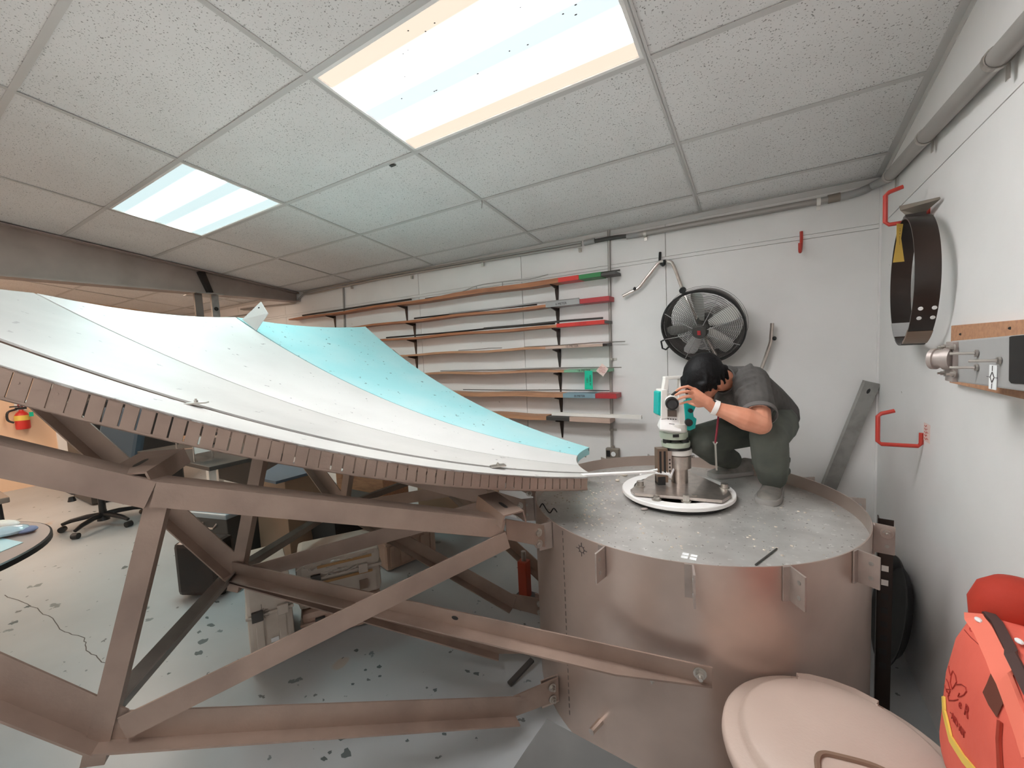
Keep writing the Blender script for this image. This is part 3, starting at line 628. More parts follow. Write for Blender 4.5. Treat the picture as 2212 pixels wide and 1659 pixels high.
a0, a1 = pp_(1443, 867, -.075), pp_(1456, 858, .06)
ax = (a1-a0).normalized()
MB().lathe([(.0001, 0), (12.5*u_, 0), (13*u_, .004), (13*u_, .03), (12*u_, .032), (.0001, .032)], a0, ax, n=28).build('objective_ring', black, th, smooth=True)
MB().lathe([(.0001, -.001), (9*u_, -.001), (9*u_, .001), (.0001, .001)], a0, ax, n=24).build('objective_lens', glass_d, th)
MB().lathe([(.0001, .03), (13*u_, .03), (14*u_, .036), (13*u_, .075), (11*u_, .12), (7*u_, .16), (.0001, .16)], a0, ax, n=28).build('telescope', white_pl, th, smooth=True)
MB().tube([pp_(1449, 851, -.03), pp_(1466, 838, -.03)], .006, 8).build('sight', black, th)
for x, y, s in ((1480, 908, 7.5), (1484, 883, 4.5)):
    MB().lathe([(.0001, 0), (s*u_, 0), (s*u_, .02), (.0001, .022)], pp_(x, y, -.048), (-ky+kx*-.2), n=18).build('focus_knob', black, th, smooth=True)
# ================================================================== FAN ON THE BACK WALL
FC = ony(1516, 708, 1.87); fa = V((-.12, -.90, -.46)).normalized(); fx = V((1, 0, 0)); fx = (fx-fa*fx.dot(fa)).normalized(); fz = fx.cross(fa)
if fz.z < 0: fz = -fz
fan = thing('wall_fan', 'round black caged fan with silver blades hanging on the back wall behind the man', 'fan', FC)
FR = .258
MB().lathe([(FR-.012, -.01), (FR+.002, -.014), (FR+.004, 0), (FR+.002, .014), (FR-.008, .012)], FC, fa, n=72, closed=True).build('rim', black, fan, smooth=True)
MB().lathe([(FR-.012, -.012), (FR-.016, -.07), (FR-.03, -.115), (FR-.033, -.115), (FR-.019, -.07), (FR-.015, -.012)], FC, fa, n=64, closed=True).build('shroud', mat('dark_brown_grey_shroud', (.10, .085, .08), .5), fan, smooth=True)
def ringp(r, h, n=56): return [FC+fa*h+(fx*math.cos(2*math.pi*i/n)+fz*math.sin(2*math.pi*i/n))*r for i in range(n)]
g = MB()
def dome(r): return .012+.045*(1-(r/FR)**2)
for i in range(20): r = .055+i*.0103; g.tube(ringp(r, dome(r)), .0013, 4, closed=True)
for i in range(18): r = .07+i*.011; g.tube(ringp(r, -.075-.05*(1-(r/FR)**2), 40), .0013, 4, closed=True)
o = g.build('guard_rings', dkgrey, fan); o['kind'] = 'stuff'
for k in range(8):
    a = k*math.pi/4+.3; d_ = fx*math.cos(a)+fz*math.sin(a); MB().tube([FC+d_*r+fa*(dome(r)+.003) for r in (.045, .1, .16, .21, .25)], .0022, 5).build('guard_spoke', grey_m, fan)
blm = mat('silver_blade', (.62, .60, .57), .35, .6)
for k, a in enumerate((97, 25, -48, 190, 243)):
    a = R(a); d_ = fx*math.cos(a)+fz*math.sin(a); e_ = fa.cross(d_); rs = []
    for r, w, tw in ((.04, .022, 35), (.09, .034, 30), (.15, .043, 25), (.2, .046, 20), (.228, .036, 18), (.235, .012, 18)):
        t = e_*math.cos(R(tw))-fa*math.sin(R(tw)); c = FC+d_*r-fa*.035
        rs.append([c-t*w+fa*.001, c+fa*.007, c+t*w+fa*.001, c+t*w, c+fa*.005, c-t*w])
    MB().rings(rs).build('blade', white_b if k == 4 else blm, fan, smooth=True)
o = MB().lathe([(.0001, .085), (.04, .083), (.047, .075), (.05, .055), (.0001, .055)], FC-fa*.01, fa, n=28).build('hub_cap', dkgrey, fan, smooth=True)
MB().box(FC+fa*.0765, (.02, .002, .03), M((fx, fa, fz)).transposed()).build('badge', dkred, fan)
MB().lathe([(.0001, -.13), (.05, -.13), (.055, -.06), (.04, -.04), (.0001, -.04)], FC, fa, n=24).build('motor', dkgrey, fan, smooth=True)
hl = [FC-fx*.255-fz*.09+fa*.0, FC-fx*.275-fz*.10, FC-fx*.272-fz*.155, FC-fx*.25-fz*.165, FC-fx*.222-fz*.14]
MB().tube(hl, .006, 8).build('carry_handle', black, fan, smooth=True)
yw = WY-.045
sp_ = [ony(1345, 640, yw), ony(1362, 631, yw), ony(1380, 621, yw), ony(1392, 606, yw), ony(1420, 571, yw), ony(1430, 565, yw), ony(1445, 565, yw), ony(1455, 574, yw), ony(1478, 636, yw)]
sp2 = [ony(1668, 698, yw), ony(1666, 725, yw), ony(1663, 745, yw), ony(1642, 803, yw), ony(1630, 815, yw), ony(1600, 818, yw-.02), ony(1560, 790, yw-.02)]
def smoothline(p, n=4):
    q = []
    for i in range(len(p)-1):
        a, b, c, d = p[max(i-1, 0)], p[i], p[i+1], p[min(i+2, len(p)-1)]
        for k in range(n):
            t = k/n; q.append(.5*((2*b)+(c-a)*t+(2*a-5*b+4*c-d)*t*t+(3*b-a-3*c+d)*t**3))
    return q+[p[-1]]
MB().tube(smoothline(sp_), .011, 10).build('stand_tube', chrome, fan, smooth=True)
MB().tube(smoothline([ony(1478, 636, yw), ony(1490, 660, yw-.01), ony(1520, 720, yw-.02), ony(1560, 790, yw-.02)]), .011, 10).build('stand_tube', chrome, fan, smooth=True)
MB().tube(smoothline(sp2), .011, 10).build('stand_tube', chrome, fan, smooth=True)
for x, y in ((1371, 624), (1673, 731), (1630, 812)): MB().ell(ony(x, y, yw-.008), (.012, .012, .014), 10, 8).build('rubber_foot', black, fan, smooth=True)
MB().lathe([(.0001, 0), (.02, 0), (.02, .02), (.0001, .02)], FC+fz*.262-fx*.10-fa*.02, fa, n=14).build('pivot_knob', black, fan, smooth=True)
# ================================================================== HOOKS ON THE WALLS
def hook(lbl, pts, m, r, wallpt, grp=None, cat='hook'):
    t = thing('wall_hook', lbl, cat, wallpt, grp)
    MB().tube(smoothline(pts, 3), r, 8).build('hook_rod', m, t, smooth=True)
    return t
p = ony(1426, 545, WY-.004); q = ony(1430, 567, yw)
hook('black wall hook the fan stand hangs from', [p, p+V((0, -.01, -.03)), p+V((.005, -.035, -.075)), V((q.x+.005, yw, q.z-.022)), V((q.x+.02, yw-.022, q.z-.012)), V((q.x+.022, yw-.03, q.z+.012))], black, .009, p)
p = ony(1731, 500, WY-.006)
hook('small red hook alone high on the back wall', [p, p-UZ*.05+V((0, -.004, 0)), p-UZ*.09+V((-.002, -.02, 0)), p-UZ*.125+V((-.006, -.05, 0)), p-UZ*.135+V((-.010, -.07, 0)), p-UZ*.115+V((-.012, -.085, 0)), p-UZ*.085+V((-.012, -.088, 0))], redhook, .0085, p)
X2 = WX-.006
def whook(lbl, pxs, depth, zlast=None):
    # square J hook: wall stem, arm coming out from the wall, upturned tip
    base = onx(pxs[0], pxs[1], X2); t = thing('wall_hook', lbl, 'hook', base)
    a = base+UZ*.045; L = depth
    path = [a, base, base-UZ*.008+V((-.01, 0, -.004)), base+V((-L+.012, 0, -.012)), base+V((-L, 0, 0)), base+V((-L, .005, .11)), base+V((-L+.012, .006, .122)), base+V((-L+.055, .01, .135))]
    MB().tube(path, .0085, 8).build('hook_rod', redhook, t, smooth=True); return t
whook('red square hook by the corner holding the hanging black ring', (2004, 466), .13)
whook('large empty red square hook low on the right wall beside a paper note', (1990, 958), .14)
bz = onx(2002, 935, WX-.001); tg = tag(MB().box(bz, (.0015, .075, .075)).build('paper_note', pinktag, None), 'pale paper note with red scribbles on the right wall by the low red hook', 'note')
tg.location = (0, 0, 0)
sc_ = MB(); c = onx(2002, 935, WX-.0022)
for i in range(5): sc_.tube([c+V((0, -.028+.05*random.random(), .026-.013*i)), c+V((0, -.01+.02*random.random(), .03-.013*i)), c+V((0, .02*random.random(), .022-.013*i)), c+V((0, .03, .027-.013*i))], .0012, 4)
ROOT[tg.name] = V((0, 0, 0)); sc_.build('scribble', redhook, tg)
# ================================================================== BLACK STEEL RING ON THE RIGHT WALL
rc = onx(1990, 612, WX-.11); XR0, XR1 = WX-.097, WX-.029
rt = onx(1968, 474, WX-.065); rb = onx(1968, 745, WX-.065); rr = (rt.z-rb.z)/2; rc = V((0, 1.17, (rt.z+rb.z)/2))
rg = thing('steel_band', 'black riveted steel band hanging on the right wall with yellow tag', 'steel ring', V((WX-.11, rc.y, rc.z)))
MB().lathe([(rr-.006, XR0), (rr, XR0), (rr, XR1), (rr-.006, XR1)], V((0, rc.y, rc.z)), (1, 0, 0), n=96, closed=True).build('band', blackmetal, rg, smooth=True)
def onband(a, x, dr=0): return V((x, rc.y+(rr+dr)*math.cos(a), rc.z+(rr+dr)*math.sin(a)))
rvm = paper
for i in range(2):
    for j in range(2):
        a = R(180+28+9*i); x = XR0+.022+.036*j; e = (onband(a, x)-V((x, rc.y, rc.z))).normalized(); MB().cyl(onband(a, x)-e*.001, onband(a, x)+e*.003, .007, n=10).build('rivet', rvm, rg)
for a0, a1, m in ((-62, -40, grey_m), (-100, -66, dkgrey), (-128, -104, MATS['bronze_block'])):
    b = MB()
    for k in range(6):
        u, w = R(a0+(a1-a0)*k/6), R(a0+(a1-a0)*(k+1)/6)
        b.poly([onband(u, XR0-.001, .0015), onband(w, XR0-.001, .0015), onband(w, XR1+.001, .0015), onband(u, XR1+.001, .0015)], (V((0, rc.y, rc.z))-onband((u+w)/2, 0)).normalized()*.009)
    b.build('band_splice', m, rg)
tri_ = [dep(1940, 447, 1.72), dep(1942, 455, 1.71), dep(1957, 468, 1.69), dep(1990, 465, 1.66), onx(2035, 430, WX-.006), onx(2034, 427, WX-.006)]
MB().poly(tri_, V((0, .006, .004))).build('triangle_plate', mat('tan_grey_steel', (.27, .23, .19), .5, .4), rg)
MB().box((WX-.062, rc.y+.0, rc.z+rr+.005), (.06, .05, .012)).build('clamp', blackmetal, rg)
y1 = onx(1945, 480, XR0-.004)
tq = (onx(1940, 500, XR0-.01)-CAM).dot(FW); tgp = [dep(x, y, tq) for x, y in ((1937, 483), (1950, 484), (1946, 515), (1953, 565), (1930, 567), (1937, 520))]
rg.rotation_euler.z = -R(3.4)
o = MB().poly(tgp, V((-.001, 0, 0))).build('paper_tag', tagy, rg)
text('12.5 METER', .016, tgp[0].lerp(tgp[2], .8)+V((-.0018, 0, -.01)), (0, .06, -1), (0, -1, 0), ink, rg, th=.0003)
# ================================================================== GREY TAPERED BOX ON A BOARD
bd = thing('feed_box', 'grey tapered metal box with dark opening mounted on wooden board, right wall', 'metal box', onx(2120, 780, WX))
w0, w1 = onx(2056, 711, WX-.022), onx(2056, 835, WX-.022)
YB = -.55
MB().box((WX-.012, (w0.y+YB)/2, (w0.z+w1.z)/2+.012), (.024, w0.y-YB, w0.z-w1.z+.0)).build('backing_board', wood_l, bd, bevel=.002)
XB = WX-.125
f0, f1 = onx(2052, 737, XB), onx(2052, 823, XB); g0, g1 = onx(2212, 722, XB), onx(2212, 846, XB)
ksl = (YB-f0.y)/(g0.y-f0.y)
h0, h1 = f0+(g0-f0)*ksl, f1+(g1-f1)*ksl
h0.z = min(h0.z, f0.z+.16); h1.z = max(h1.z, f1.z-.16)
MB().poly([f0, h0, h1, f1], V((.1, 0, 0))).build('box_body', grey_m, bd, bevel=.004)
kq = lambda x, y: onx(x, y, XB-.0015)
ow = [kq(2180, 728), kq(2186, 726), kq(2300, 716), kq(2300, 836), kq(2184, 828), kq(2179, 822)]
MB().poly(ow, V((.002, 0, 0))).build('opening', black, bd)
MB().box(f0.lerp(f1, .5)+V((-.004, -.03, 0)), (.012, .055, (f0.z-f1.z)*.98)).build('end_plate', mat('pinkish_grey_metal', (.40, .34, .31), .45, .3), bd, bevel=.002)
nz_ = kq(2061, 775)+V((-.012, 0, 0)); d_ = V((-.75, .66, 0)).normalized()
MB().lathe([(.0001, -.012), (.030, -.012), (.030, .006), (.025, .008), (.025, .022), (.029, .024), (.029, .034), (.019, .034), (.019, .012), (.0001, .012)], nz_, d_, n=28).build('coupling_nozzle', MATS['pinkish_grey_metal'], bd, smooth=True)
for x, y in ((2047, 750), (2068, 750), (2047, 806), (2068, 808)): hexbolt(MB(), kq(x, y)+V((-.005, 0, 0)), (-1, 0, 0), .006, .007).build('bolt', bolt_m, bd)
for x, y in ((2111, 763), (2111, 794), (2160, 779)):
    c = kq(x, y); b = MB(); b.cyl(c, c+V((-.004, 0, 0)), .009, n=6); b.cyl(c+V((-.004, 0, 0)), c+V((-.045, .012, 0)), .0035, n=8); b.build('stud', bolt_m, bd)
c = kq(2145, 815); MB().box(c, (.0012, .036, .055)).build('crosshair_label', paper, bd)
b = MB(); c = c+V((-.0016, 0, 0)); dm = [c+V((0, .010, 0)), c+V((0, 0, .012)), c+V((0, -.010, 0)), c+V((0, 0, -.012))]
b.tube(dm, .0008, 4, closed=True); b.tube([c+V((0, .015, 0)), c+V((0, .026, 0))], .0007, 4); b.tube([c-V((0, .015, 0)), c-V((0, .026, 0))], .0007, 4); b.tube([c+V((0, 0, .014)), c+V((0, 0, .026))], .0007, 4); b.tube([c-V((0, 0, .014)), c-V((0, 0, .026))], .0007, 4)
b.build('crosshair', ink, bd)
for x, y in ((2075, 722), (2182, 709)): MB().cyl(onx(x, y, WX-.0245), onx(x, y, WX-.0255), .004, n=8).build('screw', black, bd)
# ================================================================== CHANNEL LEANING IN THE CORNER
p1_, p0_ = ony(1886, 826, WY-.05), ony(1795, 1048, WY-.06)
p0_ = p1_.lerp(p0_, (p1_.z-.02)/(p1_.z-p0_.z))
lc = thing('leaning_channel', 'dull steel channel leaning into the back corner behind the drum', 'metal channel', p0_)
MB().member(p0_, p1_, CHN(.075, .035, .004), (1, .25, 0)).build('channel', galv, lc)
d = (p1_-p0_).normalized(); MB().add([p1_-d*.05+V((-.012, -.0385, .0))+d*.016*math.cos(k*.6)+V((1, 0, 0))*.008*math.sin(k*.6) for k in range(10)], [tuple(range(10))]).build('slot', black, lc)
# ================================================================== SLOTTED POST, BLACK DISC
pb = pol(HR+.040, BA[5], 0)+tan_(BA[5])*.035
sp = thing('slotted_post', 'black slotted angle post standing behind the drum bracket at right wall', 'post', pb)
ztop = .855
e5, t5 = rad(BA[5]), tan_(BA[5])
fp = MB()
MB().poly([pb-e5*.022, pb+e5*.022, pb+e5*.022+UZ*ztop, pb-e5*.022+UZ*ztop], t5*.004).build('post_face', blackmetal, sp)
MB().poly([pb-e5*.022, pb-e5*.022+UZ*ztop, pb-e5*.022+UZ*ztop+t5*.04, pb-e5*.022+t5*.04], e5*.004).build('post_leg', blackmetal, sp)
for k in range(8):
    c = pb+UZ*(ztop-.19-.055*k)-t5*.0006
    MB().box(c, (.02, .001, .022), M((e5, t5, UZ)).transposed()).build('slot', white_pl if k < 2 else black, sp)
dc = V((WX-.05, 1.36, .255))
dk = thing('black_pan', 'large round black pan leaning on the right wall behind the post', 'pan', dc-UZ*.25)
pa = V((-1, 0, .16)).normalized()
MB().lathe([(.0001, 0), (.20, 0), (.235, .03), (.25, .032), (.25, .028), (.236, .026), (.2, -.004), (.0001, -.004)], dc, pa, n=56).build('pan_body', black, dk, smooth=True)
# ================================================================== CONDUITS
cn = thing('conduit_run', 'grey conduit run along the top of the back wall, with couplings', 'conduit', V((0, WY, 2.35)))
Yc = WY-.022
def bw(x, y, Y=Yc): return ony(x, y, Y)
MB().tube(smoothline([V((-8.2, Yc, 2.30)), V((-5.6, Yc, 2.27)), bw(520, 668), bw(620, 657), bw(640, 652), bw(655, 637), bw(680, 633), bw(800, 607), bw(1000, 572), bw(1256, 529)]), .011, 8).build('thin_pipe', pipe_m, cn, smooth=True)
MB().tube(smoothline([bw(655, 632), bw(800, 602), bw(1000, 567), bw(1256, 523)]), .009, 8).build('thin_pipe', pipe_m, cn, smooth=True)
MB().tube([bw(1262, 525), bw(1285, 520)], .021, 14).build('coupling', grey_m, cn, smooth=True)
MB().tube(smoothline([bw(1284, 521), bw(1310, 516), bw(1335, 512), bw(1356, 510)]), .016, 10).build('flexible_sleeve', dkgrey, cn, smooth=True)
MB().tube([bw(1354, 511), bw(1380, 507)], .020, 14).build('coupling', grey_m, cn, smooth=True)
MB().tube([bw(1378, 507), bw(1790, 431)], .020, 14).build('thick_pipe', pipe_m, cn, smooth=True)
MB().tube([bw(1788, 431), bw(1815, 425)], .025, 14).build('coupling', MATS['tan_grey_steel'], cn, smooth=True)
Xc = WX-.03
MB().tube(smoothline([bw(1812, 426), bw(1840, 420), bw(1866, 411), bw(1888, 400), onx(1916, 386, Xc), onx(1922, 381, Xc)]), .022, 12).build('flexible_sleeve', grey_m, cn, smooth=True)
cn2 = thing('conduit_run', 'thick grey conduit running along the top of the right wall', 'conduit', V((WX, 1, 2.35)))
c0, c1 = onx(1918, 384, Xc), onx(2212, 62, Xc-.006); c2 = c0+(c1-c0)*1.9
MB().tube([c0, c2], .027, 14).build('thick_pipe', pipe_m, cn2, smooth=True)
def strap(c, ax, r):
    b = MB().lathe([(r, -.01), (r+.003, -.01), (r+.003, .01), (r, .01)], c, ax, n=20, closed=True); return b
for px_, py_ in ((1394, 505), (1768, 436)):
    c = bw(px_, py_); strap(c, (1, 0, 0), .021).box(c+V((0, .012, -.032)), (.02, .003, .03)).build('strap', bolt_m if px_ < 1500 else white_pl, cn)
for tt_ in (.04, .45, .9):
    c = c0.lerp(c1, tt_); strap(c, (c1-c0), .028).box(c+V((.02, 0, -.045)), (.003, .02, .04)).build('strap', bolt_m, cn2)
for px_, py_ in ((760, 618), (890, 596), (1043, 568), (1253, 537)): MB().box(bw(px_, py_+3), (.02, .02, .03)).build('strap', bolt_m, cn)
vp = thing('outlet_conduit', 'upright conduit pipe on the back wall ending in an outlet box', 'conduit', ony(1324, 978, WY))
MB().tube([bw(1315, 498, WY-.012), bw(1322, 968, WY-.012)], .0115, 10).build('pipe', pipe_m, vp, smooth=True)
for y in (776, 928): c = bw(1321, y, WY-.012); MB().lathe([(.012, -.008), (.015, -.008), (.015, .008), (.012, .008)], c, UZ, n=14, closed=True).box(c+V((.025, .006, 0)), (.03, .003, .016)).build('strap', bolt_m, vp)
ob = bw(1324, 979, WY-.024)
o = MB().box(ob, (.105, .046, .085)).build('outlet_box', MATS['tan_grey_steel'], vp, bevel=.006)
MB().lathe([(.0001, 0), (.019, 0), (.019, .003), (.0001, .003)], ob+V((.012, -.0255, 0)), (0, -1, 0), n=20).build('socket', paper, o)
MB().box(ob+V((-.03, -.0245, 0)), (.03, .003, .05)).build('switch_plate', black, o)
MB().cyl(ob+UZ*.042, ob+UZ*.06, .016, n=12).build('connector', bolt_m, o)
v2 = thing('wall_conduit', 'short thin upright conduit at the left end of the shelves', 'conduit', ony(744, 690, WY))
MB().tube([bw(741, 617, WY-.012), bw(744, 690, WY-.012), bw(752, 1000, WY-.012)], .010, 8).build('pipe', pipe_m, v2, smooth=True)
# ================================================================== WALL SHELVES: LONG TEMPLATE BOARDS ON BRACKETS
YS0, YS1 = 1.955, WY-.012
def sx(px_, py_): return ony(px_, py_, YS0).x
def sz(px_, py_): return ony(px_, py_, YS0).z
shelf = [ # right px, label, thickness, base wood, coloured sections (px from, px to, material), lettering (px, string, ink)
 (590, 1308, 'top wall board with green and red end and a stepped underside', .026, wood, [(1250, 1298, green_p, .034), (1205, 1250, red_p, .036), (1298, 1331, dkgrey, .02)], None),
 (645, 1316, 'second board from the top, white label section and dark red end', .022, wood, [(1252, 1316, dkred, .036), (1178, 1252, grey_m, .04)], (1212, '6 METER', ink)),
 (700, 1312, 'third board from the top with a long bright red end section', .022, wood, [(1202, 1306, red_p, .03), (1306, 1312, dkgrey, .022)], (1255, '9 METER', dkred)),
 (752, 1310, 'fourth board from the top, pale wood with dark lettering', .020, wood_l, [(1178, 1302, wood_e, .022), (1302, 1312, blackmetal, .022)], (1236, '12 METER', ink)),
 (803, 1316, 'fifth board from the top with pale green end, two card tags hanging', .018, wood_l, [(1218, 1316, pale_green, .022)], (1262, '16 METER', ink)),
 (856, 1332, 'sixth board from the top with grey blue lettered section and red tip', .034, wood_l, [(1216, 1286, blue_p, .036), (1286, 1332, dkred, .037)], (1252, '20 METER', MATS['dark_ink'])),
 (908, 1318, 'lowest wall board, pinkish wood with greyish end', .036, wood_l, [(1230, 1318, wood_e, .038), (1180, 1230, dkgrey, .03)], None)]
LX = [-4.80, -4.4, -4.2, -4.0, -3.9, -3.8, -3.6]
BR = [(-1.105, 1), (-2.75, 1), (-3.95, 0)]
zs = []
for i, (py, rx, lbl, thk, m, secs, txt) in enumerate(shelf):
    xr = sx(rx, py); zc = sz(1200, {0: 609, 1: 660, 2: 706, 3: 752, 4: 804, 5: 857, 6: 907}[i]); zs.append(zc)
    t = thing('template_board', lbl, 'board', V(((LX[i]+xr)/2, YS1-.06, zc)), 'long template boards on wall brackets')
    # slightly wavy board
    x_end = sx(min(q[0] for q in secs), py); n = 14; b = MB()
    rs = []
    for k in range(n+1):
        x = LX[i]+(x_end-LX[i])*k/n; w = .006*math.sin(k*1.3+i)*(0 < k < n); tk = thk*(.55+.45*min(1, k/8))
        if i == 0 and k > 9: tk *= 1.45
        rs.append([V((x, YS0, zc+w-tk*.2)), V((x, YS1, zc+w-tk*.2)), V((x, YS1, zc+w+tk*.8)), V((x, YS0, zc+w+tk*.8))])
    b.rings(rs).build('board', m, t)
    for a, c, mm, tk in secs:
        xa, xc = sx(a, py), sx(c, py); MB().box(((xa+xc)/2, (YS0+YS1)/2, zc+tk*.3), (abs(xc-xa)-.001, YS1-YS0+.006, tk)).build('painted_end', mm, t, bevel=.002)
    if txt: text(txt[1], .026 if i < 5 else .022, V((sx(txt[0], py), YS0-.0045, zc+.009)), (1, 0, 0), UZ, txt[2], t)
for bx_, full in BR:
    for i in range(7):
        if (bx_ < -3.5 and i > 0) or (bx_ < -2.5 and i > 3): continue
        bxx = bx_ if i or bx_ > -2 else bx_-.1
        t = thing('shelf_bracket', ['right', 'left', 'far left'][BR.index((bx_, full))]+' black wall bracket under the '+['top', 'second', 'third', 'fourth', 'fifth', 'sixth', 'lowest'][i]+' board', 'bracket', V((bxx, WY, zs[i])), 'black shelf brackets')
        zt_ = zs[i]-.009; 
        MB().poly([(bxx-.004, WY-.001, zt_), (bxx-.004, YS0+.004, zt_), (bxx-.004, YS0+.012, zt_-.008), (bxx-.004, WY-.02, zt_-.03)], (.008, 0, 0)).build('arm', blackmetal, t)
        MB().poly([(bxx-.018, WY-.001, zt_), (bxx+.018, WY-.001, zt_), (bxx+.016, WY-.001, zt_-.06), (bxx+.007, WY-.001, zt_-.165), (bxx-.004, WY-.001, zt_-.165), (bxx-.016, WY-.001, zt_-.06)], (0, -.006, 0)).build('back_strap', blackmetal, t)
rods = [(0, 1331, 900, 'dark thin bar on the top board', dkgrey, .006, .037), (1, 1245, 960, 'thin grey rod on the second board', grey_m, .007, .04), (2, 1300, 1040, 'dark bent strip on the third board', dkgrey, .008, .040), (3, 1343, 1120, 'thin rod sticking out past the fourth board', bolt_m, .004, .024), (4, 1340, 1000, 'thin rod sticking out past the fifth board', bolt_m, .004, .026), (4, 1290, 940, 'grey rod lying on the fifth board', grey_m, .006, .028), (6, 1384, 1190, 'whitish square tube sticking out past the lowest board', white_pl, .014, .046), (5, 1310, 990, 'dark thin rod on the sixth board', dkgrey, .004, .045), (1, 1150, 880, 'black strip with white bands on the second board', black, .008, .036), (0, 880, 640, 'black strip along the left half of the top board', black, .009, .036), (2, 1190, 820, 'long black strip along the left of the third board', black, .008, .034), (4, 1195, 1110, 'short white tube on the fifth board above its bracket', white_pl, .006, .030), (3, 1080, 985, 'short bent rod on the fourth board', pipe_m, .004, .026)]
for i, a, c, lbl, m, r, dz in rods:
    yo = .03+.022*(a % 4); p, q = V((sx(a, shelf[i][0]), YS0+yo, zs[i]+dz)), V((sx(c, shelf[i][0]), YS0+yo+.006, zs[i]+dz)); b = MB()
    if i == 6: b.box((p+q)/2, ((p-q).length, .03, .026)); 
    else: b.tube([p, p.lerp(q, .3)+UZ*.004, p.lerp(q, .6)-UZ*.002, q], r, 6)
    tag(b.build('metal_rod', m, None, off=(p+q)/2), lbl, 'rod', 'loose rods on the wall boards')
# arched wire on the top board
b = MB(); pts = [V((sx(x, y), YS0+.03, sz(x, y))) for x, y in ((985, 634), (1025, 617), (1080, 608), (1140, 602), (1180, 592))]
b.tube(smoothline(pts), .004, 6)
for x, y in ((1025, 617), (1081, 608)): b.tube([V((sx(x, y), YS0+.03, sz(x, y))), V((sx(x, y), YS0+.03, sz(x, y)-.05))], .004, 6)
tag(b.build('bent_wire', pipe_m, None, off=pts[2]), 'long arched grey wire resting on the top board', 'wire')
g0, g1 = V((sx(1264, 801), YS0-.012, sz(1264, 801))), V((sx(1282, 841), YS0-.012, sz(1282, 841)))
gt = thing('card_tag', 'bright green card tag hanging from the fifth board', 'tag', (g0+g1)/2)
MB().poly([g0, V((g1.x, g0.y, g0.z)), g1, V((g0.x-.004, g0.y, g1.z))], V((0, .001, 0))).build('card', tagg, gt)
text('HEMA W', .021, V((g0.x*.3+g1.x*.7, g0.y-.0012, (g0.z+g1.z)/2)), (0, 0, -1), (1, 0, 0), ink, gt); text('1001', .021, V((g0.x*.7+g1.x*.3, g0.y-.0012, (g0.z+g1.z)/2)), (0, 0, -1), (1, 0, 0), ink, gt)
c = V((sx(1302, 799), YS0-.012, sz(1302, 799))); wt = thing('card_tag', 'pale pinkish diamond shaped card tag hanging beside the green tag', 'tag', c)
s_ = .05; MB().poly([c+V((0, 0, s_)), c+V((s_, 0, .008)), c+V((.006, 0, -s_)), c+V((-s_, 0, -.006))], V((0, .001, 0))).build('card', pinktag, wt)
b = MB()
for k in range(4): b.tube([c+V((-.025, -.0012, .018-.012*k)), c+V((-.008, -.0012, .024-.012*k)), c+V((.006, -.0012, .014-.012*k)), c+V((.024, -.0012, .02-.012*k))], .0016, 4)
b.build('scribble', dkred, wt)
# ================================================================== TRASH CAN
BC = V((.542, .103, 0)); ZL = .50; BRr = .262
bn = thing('trash_can', 'round beige plastic bin with domed lid in front of the drum', 'bin', BC)
MB().lathe([(.0001, .0), (.205, 0), (.215, .01), (.238, ZL-.02), (.244, ZL-.02), (.244, ZL-.01), (.0001, ZL-.01)], BC, n=56).build('body', beige, bn, smooth=True)
tilt = M.Rotation(R(0), 3, 'X')
ld = MB().lathe([(.250, ZL-.035), (BRr, ZL-.033), (BRr+.003, ZL-.02), (BRr+.001, ZL-.004), (BRr-.006, ZL), (.228, ZL+.004), (.222, ZL+.012), (.214, ZL+.028), (.205, ZL+.033), (.15, ZL+.04), (.07, ZL+.044), (.0001, ZL+.045)], BC, n=72)
ld.build('lid', beige, bn, smooth=True, auto=60)
vd = V((BC.x-CAM.x, BC.y-CAM.y, 0)).normalized(); vr = V((vd.y, -vd.x, 0))
# raised side tabs of the lid rim and handle recess groove
for a in (112, 62):
    e = V((math.cos(R(a)), math.sin(R(a)), 0)); MB().poly([BC+e*.205+UZ*(ZL+.0325), BC+e*.238+UZ*(ZL+.006), BC+e*.252+UZ*(ZL+.004), BC+e*.21+UZ*(ZL+.034)], e.cross(UZ)*.004).build('lid_rib', beige, bn)
MB().poly([BC+UZ*(ZL+.001)+V((math.cos(R(a))*rq, math.sin(R(a))*rq, 0)) for a, rq in [(64, .258), (76, .262), (88, .263), (100, .262), (108, .258), (108, .225), (88, .228), (64, .225)]], UZ*.012).build('lid_grip', beige, bn, bevel=.002)
hp = [onz(1768, 1668, ZL+.0465), onz(1766, 1640, ZL+.0465), onz(1778, 1628, ZL+.0465), onz(1812, 1634, ZL+.0465), onz(1880, 1652, ZL+.0465), onz(1925, 1672, ZL+.046)]
MB().tube(smoothline(hp), .0068, 6).build('handle_groove', mat('brown_groove', (.20, .125, .085), .8), bn)
# ================================================================== BACKPACK
K = V((.835, -.005, 0))
bg = thing('backpack', 'red orange backpack with yellow stripe and marker drawing, hanging on right wall', 'backpack', K+UZ*.525)
def bp(u, v, z): return V((K.x+u, K.y+v, z))     # u across to the wall, v along the wall (away from camera)
def shell_ring(z, hw, hd, lean, n=28):
    r = []
    for i in range(n):
        a = 2*math.pi*i/n; c, s = math.cos(a), math.sin(a); p = .42
        r.append(bp(math.copysign(abs(c)**p, c)*hw+lean, math.copysign(abs(s)**p, s)*hd, z))
    return r
zsb = [(.525, .07, .15, .02), (.54, .10, .19, .008), (.57, .112, .208, .002), (.60, .113, .212, .0), (.75, .110, .212, .005), (.84, .104, .208, .013), (.895, .095, .196, .022), (.915, .078, .17, .03), (.922, .03, .08, .04)]
bag = MB().rings([shell_ring(*q) for q in zsb]).build('bag_body', orange, bg, smooth=True, auto=80)
